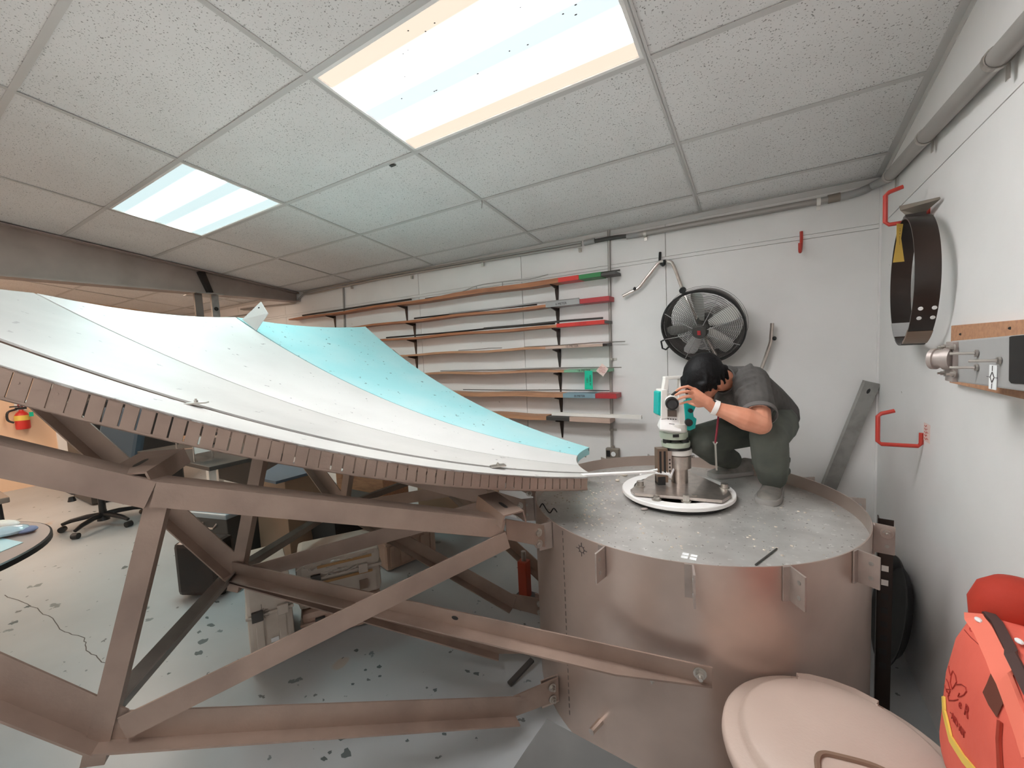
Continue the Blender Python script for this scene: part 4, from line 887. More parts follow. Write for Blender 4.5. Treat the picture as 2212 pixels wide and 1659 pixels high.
def hood(z, hw, hd): return [bp(.018+hw*math.cos(2*math.pi*i/24), .195+hd*math.sin(2*math.pi*i/24), z) for i in range(24)]
MB().rings([hood(.86, .070, .045), hood(.93, .075, .06), hood(.965, .062, .055), hood(.985, .038, .035), hood(.99, .012, .012)]).build('top_hood', darkred_f, bg, smooth=True, auto=80)
from mathutils.bvhtree import BVHTree
bvh = BVHTree.FromPolygons([v.co+ROOT[bag.name] for v in bag.data.vertices], [tuple(p.vertices) for p in bag.data.polygons])
def onbag(px_, py_, out=.002):
    d = ray(px_, py_).normalized(); h = bvh.ray_cast(CAM, d)
    if h[0] is None:
        q = bvh.find_nearest(CAM+ray(px_, py_)*.92); return q[0]+q[1]*out, q[1]
    n_ = h[1] if h[1].dot(d) < 0 else -h[1]
    return h[0]+n_*out, n_
def ribbon(pxs, w, m, name, th=.004, out=.001):
    b = MB(); rs = []; P = [onbag(x, y, out) for x, y in pxs]
    for i, (p, nrm) in enumerate(P):
        d = (P[min(i+1, len(P)-1)][0]-P[max(i-1, 0)][0]).normalized(); sdd = d.cross(nrm).normalized(); nrm = sdd.cross(d).normalized()
        if nrm.dot(P[i][1]) < 0: nrm = -nrm
        rs.append([p+sdd*w/2, p-sdd*w/2, p-sdd*w/2+nrm*th, p+sdd*w/2+nrm*th])
    return b.rings(rs).build(name, m, bg, smooth=True)
def lin(p, n=5):
    q = []
    for (x0, y0), (x1, y1) in zip(p, p[1:]): q += [(x0+(x1-x0)*k/n, y0+(y1-y0)*k/n) for k in range(n)]
    return q+[p[-1]]
ribbon(lin([(2042, 1506), (2044, 1540), (2058, 1598), (2085, 1640), (2112, 1672)]), .016, yellow, 'reflective_stripe')
ribbon(lin([(2096, 1322), (2130, 1368), (2160, 1430), (2188, 1500), (2215, 1570), (2240, 1640)]), .034, mat('light_red_orange_webbing', (.86, .20, .13), .7), 'shoulder_strap', .007)
ribbon(lin([(2128, 1322), (2155, 1352), (2180, 1402), (2206, 1452), (2240, 1520)]), .017, mat('dark_brown_webbing', (.07, .035, .03), .8), 'zip_strap', .009)
ribbon(lin([(2165, 1560), (2162, 1600), (2166, 1672)]), .010, mat('dark_red_seam', (.34, .035, .015), .8), 'pocket_seam', .004)
MB().add([onbag(x, y, .003)[0] for x, y in ((2152, 1434), (2166, 1452), (2177, 1480), (2172, 1520), (2158, 1552), (2140, 1525), (2127, 1497), (2136, 1478))], [tuple(range(8))]).build('strap_gap', mat('dark_brown_pocket', (.13, .035, .02), .9), bg)
b = MB()
def dr_(pts, r=.0011): b.tube([onbag(2000+x/3.9575, 1240+y/3.9575, .001)[0] for x, y in pts], r, 5)
dr_([(228, 985), (215, 930), (222, 865), (235, 830), (258, 870), (268, 925), (245, 965), (228, 985)])
dr_([(200, 790), (205, 830), (215, 870)]); dr_([(180, 900), (195, 930), (210, 985)]); dr_([(150, 965), (180, 985), (205, 1040)]); dr_([(165, 950), (185, 1010)])
dr_([(262, 945), (310, 945), (345, 970), (352, 1005), (330, 1035), (300, 1050)]); dr_([(212, 1000), (195, 1050), (200, 1080), (245, 1083), (280, 1075)])
dr_([(292, 1020), (280, 1052), (305, 1048)])
dr_([(215, 1185), (232, 1205)]); dr_([(335, 480), (390, 545), (460, 605)], .0008)
b.build('marker_drawing', redink, bg)
def btext(s, size, x, y, x2, y2, name='lettering', m=redink):
    p, n_ = onbag(x, y, .0015); q, _ = onbag(x2, y2, .0015); xd = (q-p).normalized(); yd = n_.cross(xd); text(s, size, (p+q)/2, xd, yd, m, bg, name)
btext('e', .026, 2070, 1516, 2082, 1528); btext('R', .032, 2084, 1530, 2096, 1546)
btext('AID KIT', .021, 2057, 1545, 2087, 1592)
btext('CAYS', .022, 2094, 1352, 2126, 1384, m=mat('red_print', (.55, .045, .03), .7))
for x, y in ((2122, 1349), (2203, 1396)): MB().ell(onbag(x, y, .010)[0], (.006, .010, .004), 8, 6).build('cord_end', paper, bg)
MB().tube([V((WX-.004, K.y, 1.11)), V((WX-.04, K.y, 1.10)), V((WX-.06, K.y, 1.04))], .008, 8).build('hanging_loop', black, bg)
# ================================================================== SHEET METAL OFFCUT IN FRONT OF THE DRUM
T_ = .93
sA, sB, sC = dep(1182, 1553, T_+.08), dep(1380, 1659, T_-.02), dep(1100, 1665, T_+.02)
so = thing('sheet_offcut', 'curved grey sheet metal piece on the floor before the drum', 'sheet metal', V((sA.x, sA.y-.1, 0)))
n_ = 8; rs = []
u1 = sB-sA; u2 = (sC-sA); nn = u1.cross(u2).normalized()
if nn.z < 0: nn = -nn
vs = []; f = []
for i in range(n_+1):
    for j in range(n_+1):
        s, t = i/n_*1.9, j/n_*2.4; p = sA+u1*s+u2*t-nn*.05*((j/n_)**2)*2-nn*.02*(i/n_)**2; vs.append(p)
for i in range(n_):
    for j in range(n_): a = i*(n_+1)+j; f.append((a, a+1, a+n_+2, a+n_+1))
m0 = len(vs); vs += [p-nn*.004 for p in vs]; f += [tuple(x+m0 for x in q[::-1]) for q in f]
MB().add(vs, f).build('sheet', sheet_m, so, smooth=True)
lw = min(p.z for p in vs); MB().box((sA.x-.05, sA.y-.16, max(lw, .1)/2), (.2, .2, max(lw, .1))).build('support_block', card, so)
# ================================================================== TRANSPORT CASES ON THE FLOOR
def case(lbl, corner, ux, w, d, h, m, z0=0, ribs=4, grp='transport cases under the dish'):
    ux = V(ux).normalized(); uy = UZ.cross(ux); rot = M((ux, uy, UZ)).transposed(); c = V((corner.x, corner.y, z0))+ux*w/2+uy*d/2
    t = thing('transport_case', lbl, 'case', c, grp)
    MB().box(c+UZ*h*.31, (w, d, h*.6), rot).build('bottom_shell', m, t, bevel=min(w, d)*.09)
    MB().box(c+UZ*h*.80, (w, d, h*.38), rot).build('lid_shell', m, t, bevel=min(w, d)*.09)
    MB().box(c+UZ*h*.612, (w+.012, d+.012, .016), rot).build('seam_rim', m, t, bevel=.004)
    for k in range(ribs):
        x = -w/2+w*(k+.5)/ribs
        MB().box(c+ux*x-uy*(d/2+.004)+UZ*h*.33, (.035, .014, h*.46), rot).build('rib', m, t, bevel=.004)
    for k in (-.28, .28): MB().box(c+ux*w*k-uy*(d/2+.010)+UZ*h*.62, (.05, .02, .05), rot).build('latch', dkgrey if k < 0 else m, t, bevel=.004)
    return t, c, ux, uy, rot
cbl, cbr = onz(545, 1455, 0), onz(640, 1418, 0)
t, c, ux, uy, rot = case('upright pale grey transport case nearest the front with green and white label', cbl, cbr-cbl, .20, .46, .46, crate, ribs=2)
fpt = c-uy*.234
for du, z, w, h, m in ((.03, .135, .035, .022, paper), (.03, .105, .035, .035, mat('dark_green_label', (.01, .13, .075), .6)), (.07, .12, .032, .05, paper)): MB().box(fpt+ux*(du-.02)+UZ*z, (w, .002, h), rot).build('sticker', m, t)
for k in range(3): MB().box(fpt+ux*(.055+.011*k)+UZ*.27, (.006, .002, .03), rot).build('printed_mark', ink, t)
b = MB()
for k in range(9): b.tube([fpt+ux*(-.05+.05*random.random())+UZ*(.25+.09*random.random())-uy*.001 for _ in range(3)], .0016, 4)
b.build('torn_label', MATS['tan_grey_steel'], t)
MB().poly([c+ux*.09-uy*.1+UZ*.463, c+ux*.03-uy*.1+UZ*.463, c+ux*.03-uy*.14+UZ*.463, c+ux*.09-uy*.14+UZ*.463], UZ*.02).build('handle', black, t)
b2l, b2r = onz(655, 1392, 0), onz(832, 1338, 0)
t, c, ux, uy, rot = case('lower pinkish transport case lying under the wrapped case', b2l, b2r-b2l, (b2r-b2l).length*.98, .36, .17, crate_p, ribs=5)
t, c, ux, uy, rot = case('film wrapped transport case on top of the pinkish case, with tape bands', b2l+uy*.02-ux*.01, b2r-b2l, (b2r-b2l).length*1.02, .34, .27, crate, z0=.172, ribs=0)
fpt = c-uy*.185
for z, m in ((.145, mat('amber_tape', (.38, .20, .07), .3)), (.235, MATS['amber_tape'])): MB().box(fpt+ux*.03+UZ*z, ((b2r-b2l).length*.66, .004, .014), rot).build('tape_band', m, t)
for k in (-.02, .12): 
    q = fpt+ux*k+UZ*.075-uy*.002; MB().box(q, (.045, .003, .055), rot).build('latch_plate', mat('brownish_latch', (.22, .15, .11), .5), t); 
b = MB()
for k in range(26):
    q = fpt+ux*random.uniform(-.22, .2)+UZ*random.uniform(.15, .26)+uy*random.uniform(.0, .03); b.tube([q, q+ux*random.uniform(.01, .05)+UZ*random.uniform(-.02, .02), q+ux*random.uniform(.02, .07)], random.uniform(.002, .005), 5)
lab(b.build('wrap_folds', filmm, t), 'glossy crumpled clear wrap')['kind'] = 'stuff'
c3, c4 = onz(838, 1238, 0), onz(930, 1198, 0)
t, c, ux, uy, rot = case('tall pale transport case standing farthest back, toward the drum', c3, c4-c3, .42, .3, .33, crate_p, ribs=5)
MB().box(c-uy*.158+UZ*.29, (.3, .012, .035), rot).build('dark_strap', black, t)
# ================================================================== OFFICE CHAIR
oc = V((-5.29, .165, 0)); och = thing('office_chair', 'black office chair with blue grey back seen through the truss', 'chair', oc)
MB().cyl(oc+UZ*.10, oc+UZ*.40, .03, .026, 14).build('gas_column', black, och, smooth=True)
MB().cyl(oc+UZ*.06, oc+UZ*.13, .05, .04, 16).build('hub', black, och, smooth=True)
for k in range(5):
    a = R(72*k+20); e = V((math.cos(a), math.sin(a), 0)); MB().tube([oc+UZ*.115, oc+e*.12+UZ*.115, oc+e*.24+UZ*.098, oc+e*.31+UZ*.075], [.026, .024, .02, .015], 8).build('base_arm', black, och, smooth=True)
    t_ = e.cross(UZ); MB().cyl(oc+e*.31+UZ*.028-t_*.025, oc+e*.31+UZ*.028+t_*.025, .028, n=14).build('caster', black, och, smooth=True)
MB().box(oc+V((0, 0, .46)), (.50, .50, .09)).build('seat', black, och, bevel=.035)
MB().cyl(oc+V((.2, -.24, .40)), oc+V((.2, -.24, .36)), .02, .03, 10).build('tension_knob', black, och)
MB().box(oc+V((-.05, .22, .86)), (.52, .09, .60), M.Rotation(R(-12), 3, 'X') @ M.Rotation(R(20), 3, 'Z')).build('backrest', bluegrey, och, bevel=.04)
for s in (-1, 1):
    MB().tube([oc+V((s*.26, -.05, .45)), oc+V((s*.30, -.05, .55)), oc+V((s*.30, 0, .66))], .018, 8).build('arm_post', black, och); MB().box(oc+V((s*.30, .03, .675)), (.06, .26, .03)).build('armrest', black, och, bevel=.01)
# ================================================================== ROUND TABLE AT THE LEFT EDGE
ZTB = .73; TC = V((-2.90, -1.18, 0)); TRr = .59
rtb = thing('round_table', 'round pinkish table with black edge at the left side of the picture', 'table', TC)
MB().lathe([(.0001, ZTB-.03), (TRr-.004, ZTB-.03), (TRr-.004, ZTB), (.0001, ZTB)], TC, n=72).build('tabletop', tabletop_m, rtb)
MB().lathe([(TRr-.004, ZTB-.032), (TRr+.004, ZTB-.028), (TRr+.004, ZTB-.004), (TRr-.004, ZTB+.001)], TC, n=72, closed=True).build('edge_band', black, rtb, smooth=True)
MB().cyl(TC, TC+UZ*(ZTB-.03), .045, n=18).build('column', black, rtb); MB().lathe([(.0001, 0), (.34, 0), (.33, .03), (.06, .06), (.0001, .06)], TC, n=32).build('foot', black, rtb, smooth=True)
def flatpoly(pts, z, m, name, lbl, cat, th=.002):
    q = [onz(x, y, z) for x, y in pts]; c = sum(q, V((0, 0, 0)))/len(q); return tag(MB().poly(q, UZ*th).build(name, m, None, off=c), lbl, cat)
flatpoly([(-40, 1180), (5, 1163), (50, 1172), (20, 1185), (-40, 1210)], ZTB+.001, mat('light_cyan_paper', (.62, .80, .84), .6), 'paper_sheet', 'pale blue paper sheet at the edge of the round table', 'paper')
def lump(lbl, cat, name, px_, m, h=.04, sx_=.08, sy_=.05, rotz=.4):
    c = onz(px_[0], px_[1], ZTB+.002); b = MB().ell(c+UZ*h/2, (sx_, sy_, h/2), 12, 8, M.Rotation(rotz, 3, 'Z')); return tag(b.build(name, m, None, smooth=True, off=c), lbl, cat)
lump('grey white handheld tool lying on the round table', 'tool', 'hand_tool', (8, 1138), white_pl, .035, .10, .035)
lump('crumpled clear plastic bag on the round table', 'bag', 'plastic_bag', (12, 1158), mat('clear_plastic', (.55, .66, .72), .15), .05, .09, .06, 1)
lump('blue violet cloth lump on the round table', 'cloth', 'cloth_lump', (58, 1150), mat('slate_violet', (.22, .24, .38), .7), .03, .05, .04, .2)
# second chair-like furniture edge far left
fu = thing('side_stool', 'dark wooden slab edge seen at the far left border above the table', 'stool', V((-5.5, -.62, 0)))
MB().box((-5.5, -.66, .46), (.45, .5, .05)).build('seat', MATS['brown_grey_paint'], fu, bevel=.01)
for a in (-1, 1):
    for b_ in (-1, 1): MB().cyl((-5.5+a*.18, -.66+b_*.2, 0), (-5.5+a*.17, -.66+b_*.19, .44), .018, n=8).build('leg', black, fu)
# ================================================================== FIRE EXTINGUISHER ON THE FAR LEFT WALL
ec = onx(48, 905, XL+.10); fe = thing('fire_extinguisher', 'small red fire extinguisher with yellow label on the peach-lit left wall', 'extinguisher', ec)
er = .07; ez0, ez1 = onx(48, 927, XL+.1).z, onx(48, 888, XL+.1).z
MB().lathe([(.0001, ez0), (er*.9, ez0), (er, ez0+.02), (er, ez1-.06), (er*.7, ez1-.02), (.025, ez1), (.02, ez1+.02), (.0001, ez1+.02)], V((ec.x, ec.y, 0)), n=24).build('cylinder', red_p, fe, smooth=True)
MB().lathe([(er+.002, ez0+.12), (er+.002, ez1-.055), (er+.0005, ez1-.055), (er+.0005, ez0+.12)], V((ec.x, ec.y, 0)), n=24, closed=True).build('label_band', yellow, fe, smooth=True)
MB().box((ec.x, ec.y, ez1+.04), (.05, .10, .03)).build('valve', black, fe); MB().box((ec.x+.02, ec.y-.03, ez1+.07), (.03, .14, .015)).build('lever', black, fe)
MB().tube(smoothline([V((ec.x, ec.y-.04, ez1+.03)), V((ec.x+.02, ec.y-.12, ez1)), V((ec.x+.03, ec.y-.13, ez1-.10)), V((ec.x+.04, ec.y-.08, ez0+.1))]), .013, 8).build('hose', black, fe, smooth=True)
MB().box((XL+.015, ec.y, (ez0+ez1)/2), (.03, .06, .2)).build('wall_mount', grey_m, fe)
MB().box((ec.x+er+.003, ec.y+.075, ez1-.05), (.003, .04, .06)).build('inspection_tag', tagg, fe)
sgp = onx(43, 875, XL+.004); sg = thing('wall_sign', 'small white sign with red symbol above the fire extinguisher', 'sign', sgp)
MB().box(sgp, (.006, .10, .15)).build('sign_plate', white_b, sg); text('6', .13, sgp+V((.0036, 0, 0)), (0, 1, 0), UZ, redhook, sg); text(')', .12, sgp+V((.0036, .04, 0)), (0, 1, 0), UZ, redhook, sg)
# ================================================================== PERSON CROUCHING ON THE DRUM
def cf(x, y, z): return RT*x+UP*y-FW*z
J = dict(ankL=dep(1668, 1046, 2.02), kneeL=dep(1660, 945, 1.93), hipL=dep(1672, 915, 2.16), ankR=dep(1578, 1003, 2.36), kneeR=dep(1512, 950, 2.16), hipR=dep(1640, 920, 2.34),
         pel=dep(1664, 908, 2.26), waist=dep(1648, 878, 2.20), chest=dep(1607, 842, 2.10), shL=dep(1624, 825, 1.99), shR=dep(1560, 822, 2.32), neck=dep(1578, 822, 2.08),
         elbL=dep(1643, 917, 1.80), wrL=dep(1540, 879, 1.86), elbR=dep(1552, 868, 2.32), wrR=dep(1508, 845, 2.17))
PM = J['pel'].copy(); PM.z = PZ
man = thing('person', 'dark haired man in charcoal polo and grey green trousers crouching, peering into the theodolite', 'person', PM)
HC = dep(1523, 817, 1.985); HU = cf(-.52, .60, .60).normalized(); HF = cf(-.62, -.74, .18); HF = (HF-HU*HF.dot(HU)).normalized(); HL = HF.cross(HU)
if HL.dot(RT) < 0: HL = -HL
hr = M((HL, HF, HU)).transposed()
def hp_(l, f, u): return HC+HL*l+HF*f+HU*u
body = [(J['neck'], .058, hp_(0, -.035, -.055), .052), (hp_(0, .02, -.05), .06, hp_(0, .055, -.085), .035),
        (hp_(0, .092, -.005), .010, hp_(0, .112, -.038), .013), (hp_(-.03, .085, -.022), .014, hp_(.03, .085, -.022), .014),
        (hp_(-.018, .088, -.066), .008, hp_(.018, .088, -.066), .008), (hp_(-.018, .086, -.077), .008, hp_(.018, .086, -.077), .008),
        (J['neck'], .06, J['chest'], .09), (J['shL'], .06, J['chest'], .085), (J['shR'], .06, J['chest'], .085), (J['chest'], .10, J['pel'], .10),
        (J['shL'], .058, J['elbL'].lerp(J['shL'], .42), .056), (J['elbL'].lerp(J['shL'], .42), .056, J['elbL'], .043),
        (J['elbL'], .044, J['elbL'].lerp(J['wrL'], .30), .050), (J['elbL'].lerp(J['wrL'], .30), .050, J['elbL'].lerp(J['wrL'], .8), .033), (J['elbL'].lerp(J['wrL'], .8), .033, J['wrL'], .028),
        (J['shR'], .055, J['elbR'], .045), (J['elbR'], .045, J['wrR'], .027),
        (J['hipL'], .07, J['kneeL'], .052), (J['kneeL'], .052, J['ankL'], .036), (J['hipR'], .07, J['kneeR'], .052), (J['kneeR'], .052, J['ankR'], .036)]
# left hand on the instrument: palm and five bent fingers
pa, pb2 = dep(1528, 869, 1.86), dep(1500, 853, 1.865)
body += [(J['wrL'], .027, pa, .026), (pa, .024, dep(1499, 843, 1.87), .014), (pa, .024, dep(1501, 852, 1.862), .015), (pa, .023, dep(1503, 861, 1.862), .014), (pa, .022, dep(1504, 869, 1.87), .013)]
def finger(a, b_, c, d_, r): return [(dep(*a), r*1.08, dep(*b_), r), (dep(*b_), r, dep(*c), r*.92), (dep(*c), r*.92, dep(*d_), r*.75)]
body += finger((1499, 841, 1.866), (1486, 835, 1.860), (1472, 837.5, 1.866), (1461, 844, 1.884), .0073)
body += finger((1501, 850, 1.862), (1487, 845.5, 1.851), (1471, 847.5, 1.857), (1459, 853.5, 1.876), .0075)
body += finger((1503, 859.5, 1.862), (1489, 856, 1.851), (1475, 858, 1.859), (1465, 862.5, 1.876), .0072)
body += finger((1504, 868.5, 1.868), (1492, 867, 1.86), (1480, 869, 1.868), (1469, 872.5, 1.884), .0066)
body += finger((1522, 874, 1.882), (1508, 876, 1.905), (1496, 872, 1.925), (1486, 868, 1.94), .0100)
# right hand behind the instrument
pr = J['wrR']+(J['wrR']-J['elbR']).normalized()*.06
body += [(J['wrR'], .026, pr, .03)]
for k in range(4):
    o_ = cf(0, .026-.017*k, 0); d_ = cf(-1, .05, .15); body += [(pr+o_*.9, .010, pr+o_+d_*.045, .0085), (pr+o_+d_*.045, .0085, pr+o_+d_*.075+cf(0, 0, .02), .007)]
body += [(pr+cf(0, .02, .01), .011, pr+cf(-.035, .045, .03), .009)]
sk = blob(body, 'body', skin, man, .0032, 4, ells=[(hp_(0, 0, .025), (.072, .092, .085), hr), (hp_(0, .025, -.035), (.058, .070, .07), hr), (hp_(.072, -.004, -.022), (.010, .020, .033), hr), (hp_(-.072, -.004, -.022), (.010, .020, .033), hr)])
# eyes, brows
for s in (-1, 1):
    MB().ell(hp_(.032*s, .083, -.002), (.012, .010, .007), 10, 8, hr).build('eye', paper, man, smooth=True)
    MB().ell(hp_(.032*s, .090, -.003), (.005, .004, .005), 8, 6, hr).build('iris', black, man, smooth=True)
    MB().tube([hp_(.014*s, .094, .014), hp_(.032*s, .094, .019), hp_(.050*s, .082, .014)], .004, 6).build('eyebrow', hair, man)
# hair: cap plus layered strands, sparing the face and ears
hb_ = []
for k in range(26):
    a = random.uniform(-1.2, 1.2); s = random.uniform(-1, 1)
    l0, f0 = .05*s, random.uniform(-.07, .06)
    p = hp_(l0, f0, .025+.085*math.sqrt(max(0, 1-(l0/.085)**2-(f0/.105)**2))); q = p+HF*random.uniform(.02, .05)+HL*s*.03-HU*.022
    hb_.append((p, .013, q, .006))
for s in (-1, 1):
    for f_ in (-.06, -.03, 0, .03): hb_.append((hp_(.068*s, f_, .04), .014, hp_(.074*s, f_+.005, -.004 if f_ > -.02 else -.035), .008))
    hb_.append((hp_(.06*s, .045, .05), .014, hp_(.066*s, .062, .012), .007))
for k in range(7): hb_.append((hp_(-.05+.0167*k, .075, .065), .015, hp_(-.052+.0175*k, .100, .03+.006*(k % 2)), .007))
for k in range(6): hb_.append((hp_(-.05+.02*k, -.085, .0), .016, hp_(-.04+.016*k, -.082, -.05), .010))
blob(hb_, 'hair', hair, man, .005, 2, ells=[(hp_(-.004, -.004, .038), (.083, .104, .092), hr), (hp_(0, -.045, .0), (.071, .062, .06), hr)])
# polo shirt
cuff = J['elbL'].lerp(J['shL'], .44)
shirt = [(J['shL'], .078, J['chest'], .115), (J['shR'], .075, J['chest'], .115), (J['shL'], .078, J['shR'], .078), (J['chest'], .125, J['waist'], .128), (J['waist'], .128, dep(1668, 897, 2.27), .128),
         (J['shL'], .076, cuff, .073), (J['shR'], .072, J['shR'].lerp(J['elbR'], .6), .068), (J['neck'], .072, J['chest'], .10), (J['chest']-UP*.03-RT*.06, .085, dep(1560, 878, 2.14), .05)]
b_ = []
sd_ = (cuff-J['shL']).normalized(); sa_ = sd_.cross(-FW).normalized(); sb_ = sa_.cross(sd_)
for k in range(6):
    t0 = -1.2+.12*random.random(); c_ = J['shL']+(cuff-J['shL'])*(.05+.16*k)
    q_ = [c_+(sa_*math.cos(t0+.42*i)+sb_*math.sin(t0+.42*i))*(.0745+.003*math.sin(i))+sd_*(.02*math.sin(.5*i+k)-.012*i) for i in range(6)]
    for u_2, w_2 in zip(q_, q_[1:]): b_.append((u_2, .012, w_2, .010))
for k in range(4):
    c_ = J['chest'].lerp(J['waist'], .2+.3*k); b_.append((c_+cf(-.09, -.03, .085), .010, c_+cf(.05, .035, .11), .008))
so_ = blob(shirt+b_, 'polo_shirt', shirt_m, man, .005, 2)
dcu = (cuff-J['shL']).normalized()
MB().lathe([(.070, -.004), (.0745, -.002), (.0745, .018), (.070, .020)], cuff+dcu*.052, dcu, n=28, closed=True).build('sleeve_cuff', mat('light_charcoal_rib', (.13, .12, .115), .85), man, smooth=True)
nd = (HC-J['neck']).normalized()
MB().lathe([(.066, -.02), (.074, -.018), (.069, .020), (.063, .022)], J['neck']+nd*.045, nd, n=26, closed=True).build('collar', shirt_m, man, smooth=True)
# trousers
tro = [(J['pel'], .128, J['hipL'], .11), (J['pel'], .125, J['hipR'], .108), (J['hipL'], .108, J['kneeL'], .080), (J['kneeL'], .080, J['kneeL'].lerp(J['ankL'], .5), .078), (J['kneeL'].lerp(J['ankL'], .5), .078, J['ankL']+UZ*.04, .064),
       (J['hipR'], .105, J['kneeR'], .080), (J['kneeR'], .078, J['kneeR'].lerp(J['ankR'], .5), .072), (J['kneeR'].lerp(J['ankR'], .5), .072, J['ankR']+UZ*.03, .058)]
for k in range(4):
    p = J['ankL']+UZ*(.06+.028*k); tro.append((p+cf(-.055, 0, .03), .012, p+cf(.05, .008*(-1)**k, .045), .010))
for k in range(4):
    p = J['hipR'].lerp(J['kneeR'], .35+.16*k); tro.append((p+cf(.02, .07, .03), .011, p+cf(-.02, -.03, .08), .008))
blob(tro, 'trousers', trouser_m, man, .0065, 2)
# shoes
def shoe(heel, toe, name='shoe'):
    d = toe-heel; L = d.length; d.normalize(); s = UZ.cross(d)
    prof = [(0, .030, .060), (.06, .036, .085), (.22, .040, .095), (.40, .042, .085), (.58, .048, .066), (.78, .050, .050), (.92, .042, .040), (1, .024, .026)]
    rs = []
    for t, w, h in prof:
        c = heel+d*L*t; rs.append([c+s*w*math.cos(a)*(1 if abs(math.cos(a)) < .8 else 1)+UZ*(.018+(h-.018)*max(0, math.sin(a))) for a in [math.pi*i/10 for i in range(11)]])
    o = MB().rings(rs, True, True).build(name, shoe_m, man, smooth=True, auto=70)
    rs = []
    for z, g in ((.0, .94), (.004, 1.04), (.022, 1.05), (.026, 1.0)):
        left = [heel+d*L*t*1.01+s*(w*g+.003) for t, w, h in prof]; right = [heel+d*L*t*1.01-s*(w*g+.003) for t, w, h in prof][::-1]
        rs.append([p+UZ*z for p in left+right])
    MB().rings(rs).build('sole', sole_m, o, smooth=True, auto=50)
    for k in range(4):
        t = .42+.09*k; c = heel+d*L*t; h = .083-.012*k; MB().tube([c-s*.024+UZ*(h-.008), c+UZ*(h+.003), c+s*.024+UZ*(h-.008)], .0035, 6).build('lace', paper if k % 2 else dkgrey, o)
    return o
tl = onz(1655, 1092, PZ); hl_ = V((J['ankL'].x+.0, J['ankL'].y+.02, PZ)); dd = (hl_-tl).normalized(); shoe(tl+dd*.275, tl)
tr_ = onz(1535, 1031, PZ); hd = V((J['ankR'].x, J['ankR'].y, PZ))-tr_; hd.normalize(); shoe(tr_+hd*.275, tr_)
# wrist watch, lanyard with keys, waist pouch
wd_ = (J['wrL']-J['elbL']).normalized(); wc = J['wrL']-wd_*.010
MB().lathe([(.0305, -.011), (.0345, -.010), (.0345, .010), (.0305, .011)], wc, wd_, n=28, closed=True).build('watch_band', white_pl, man, smooth=True)
MB().box(wc+cf(-.012, .032, .0), (.034, .034, .010), M((wd_, wd_.cross(UP).normalized(), UP)).transposed()).build('watch_case', black, man, bevel=.004)
MB().tube(smoothline([dep(1560, 872, 1.985), dep(1552, 900, 1.97), dep(1548, 935, 1.965), dep(1545, 957, 1.965)]), .005, 6).build('lanyard', mat('dark_red_cord', (.22, .015, .03), .7), man, smooth=True)
MB().tube([dep(1545, 958, 1.965), dep(1546, 975, 1.962), dep(1548, 1016, 1.96)], .0045, 6).build('key_tool', bolt_m, man)
MB().tube([dep(1541, 954, 1.965), dep(1544.5, 962, 1.963), dep(1549, 955, 1.965)], .004, 6).build('key_ring', bolt_m, man)
MB().ell(dep(1695, 922, 2.24), (.05, .045, .075), 14, 10).build('waist_pouch', black, man, smooth=True)
# ================================================================== CLUTTER BEYOND THE TRUSS
dkk = thing('work_desk', 'dark work desk with white legs under the far side of the dish', 'desk', V((-4.3, .80, 0)))
MB().box((-4.3, .80, .70), (1.56, .76, .035)).build('desktop', dkgrey, dkk, bevel=.004)
for x in (-5.04, -3.60):
    for y in (.46, 1.12): MB().box((x, y, .341), (.05, .05, .682)).build('leg', white_pl if (x, y) == (-3.60, .46) or x < -4 else blackmetal, dkk)
MB().box((-4.3, 1.1, .45), (1.4, .02, .4)).build('modesty_panel', dkgrey, dkk)
mo = thing('computer_monitor', 'black flat monitor on the work desk', 'monitor', V((-4.75, .85, .7176)))
MB().box((-4.75, .86, 1.0), (.55, .05, .36), M.Rotation(R(20), 3, 'Z')).build('screen', black, mo, bevel=.008); MB().cyl((-4.75, .88, .733), (-4.75, .88, .86), .025, n=12).build('stand', black, mo); MB().box((-4.75, .88, .7255), (.26, .2, .014)).build('stand_base', black, mo, bevel=.003)
rk_ = onz(378, 1010, .7176); ra = thing('wire_rack', 'silver wire letter rack on the work desk', 'rack', V((-4.03, .50, .7176)))
for dy in (-.07, .07):
    q = [V((-4.20, .52+dy, .722)), V((-4.20, .52+dy, .88)), V((-3.86, .52+dy, .93)), V((-3.86, .52+dy, .722))]; MB().tube(q, .007, 6).build('wire_frame', chrome, ra)
MB().tube([V((-4.20, .45, .80)), V((-3.86, .45, .84))], .006, 6).build('cross_wire', chrome, ra); MB().box((-3.86, .52, .86), (.012, .13, .14)).build('end_plate', white_pl, ra)
def boxthing(lbl, c, d, m, rz, cat, name, flaps=False):
    rot = M.Rotation(rz, 3, 'Z'); c = V(c); t = thing(name, lbl, cat, c-UZ*d[2]/2)
    MB().box(c, d, rot).build('box_body', m, t, bevel=.003)
    if flaps:
        for s in (-1, 1): MB().box(c+rot @ V((0, s*d[1]*.27, d[2]/2+.004)), (d[0], d[1]*.44, .006), rot @ M.Rotation(-.06*s, 3, 'X')).build('flap', m, t)
    return t
boxthing('brown cardboard box under the dark blue folder beneath the dish', (-2.92, .74, .32), (.34, .36, .64), card, .15, 'box', 'cardboard_box', True)
boxthing('second cardboard box lower and nearer the drum under the dish', (-2.0, 1.76, .21), (.6, .45, .42), card, .25, 'box', 'cardboard_box', True)
boxthing('stacked cardboard box behind the white papers', (-2.68, 1.36, .275), (.5, .36, .55), wood_l, .2, 'box', 'cardboard_box', True)
q = [dep(552, 1042, 2.05), dep(592, 1047, 2.0), dep(668, 1028, 2.15), dep(640, 1003, 2.4), dep(600, 1005, 2.4)]
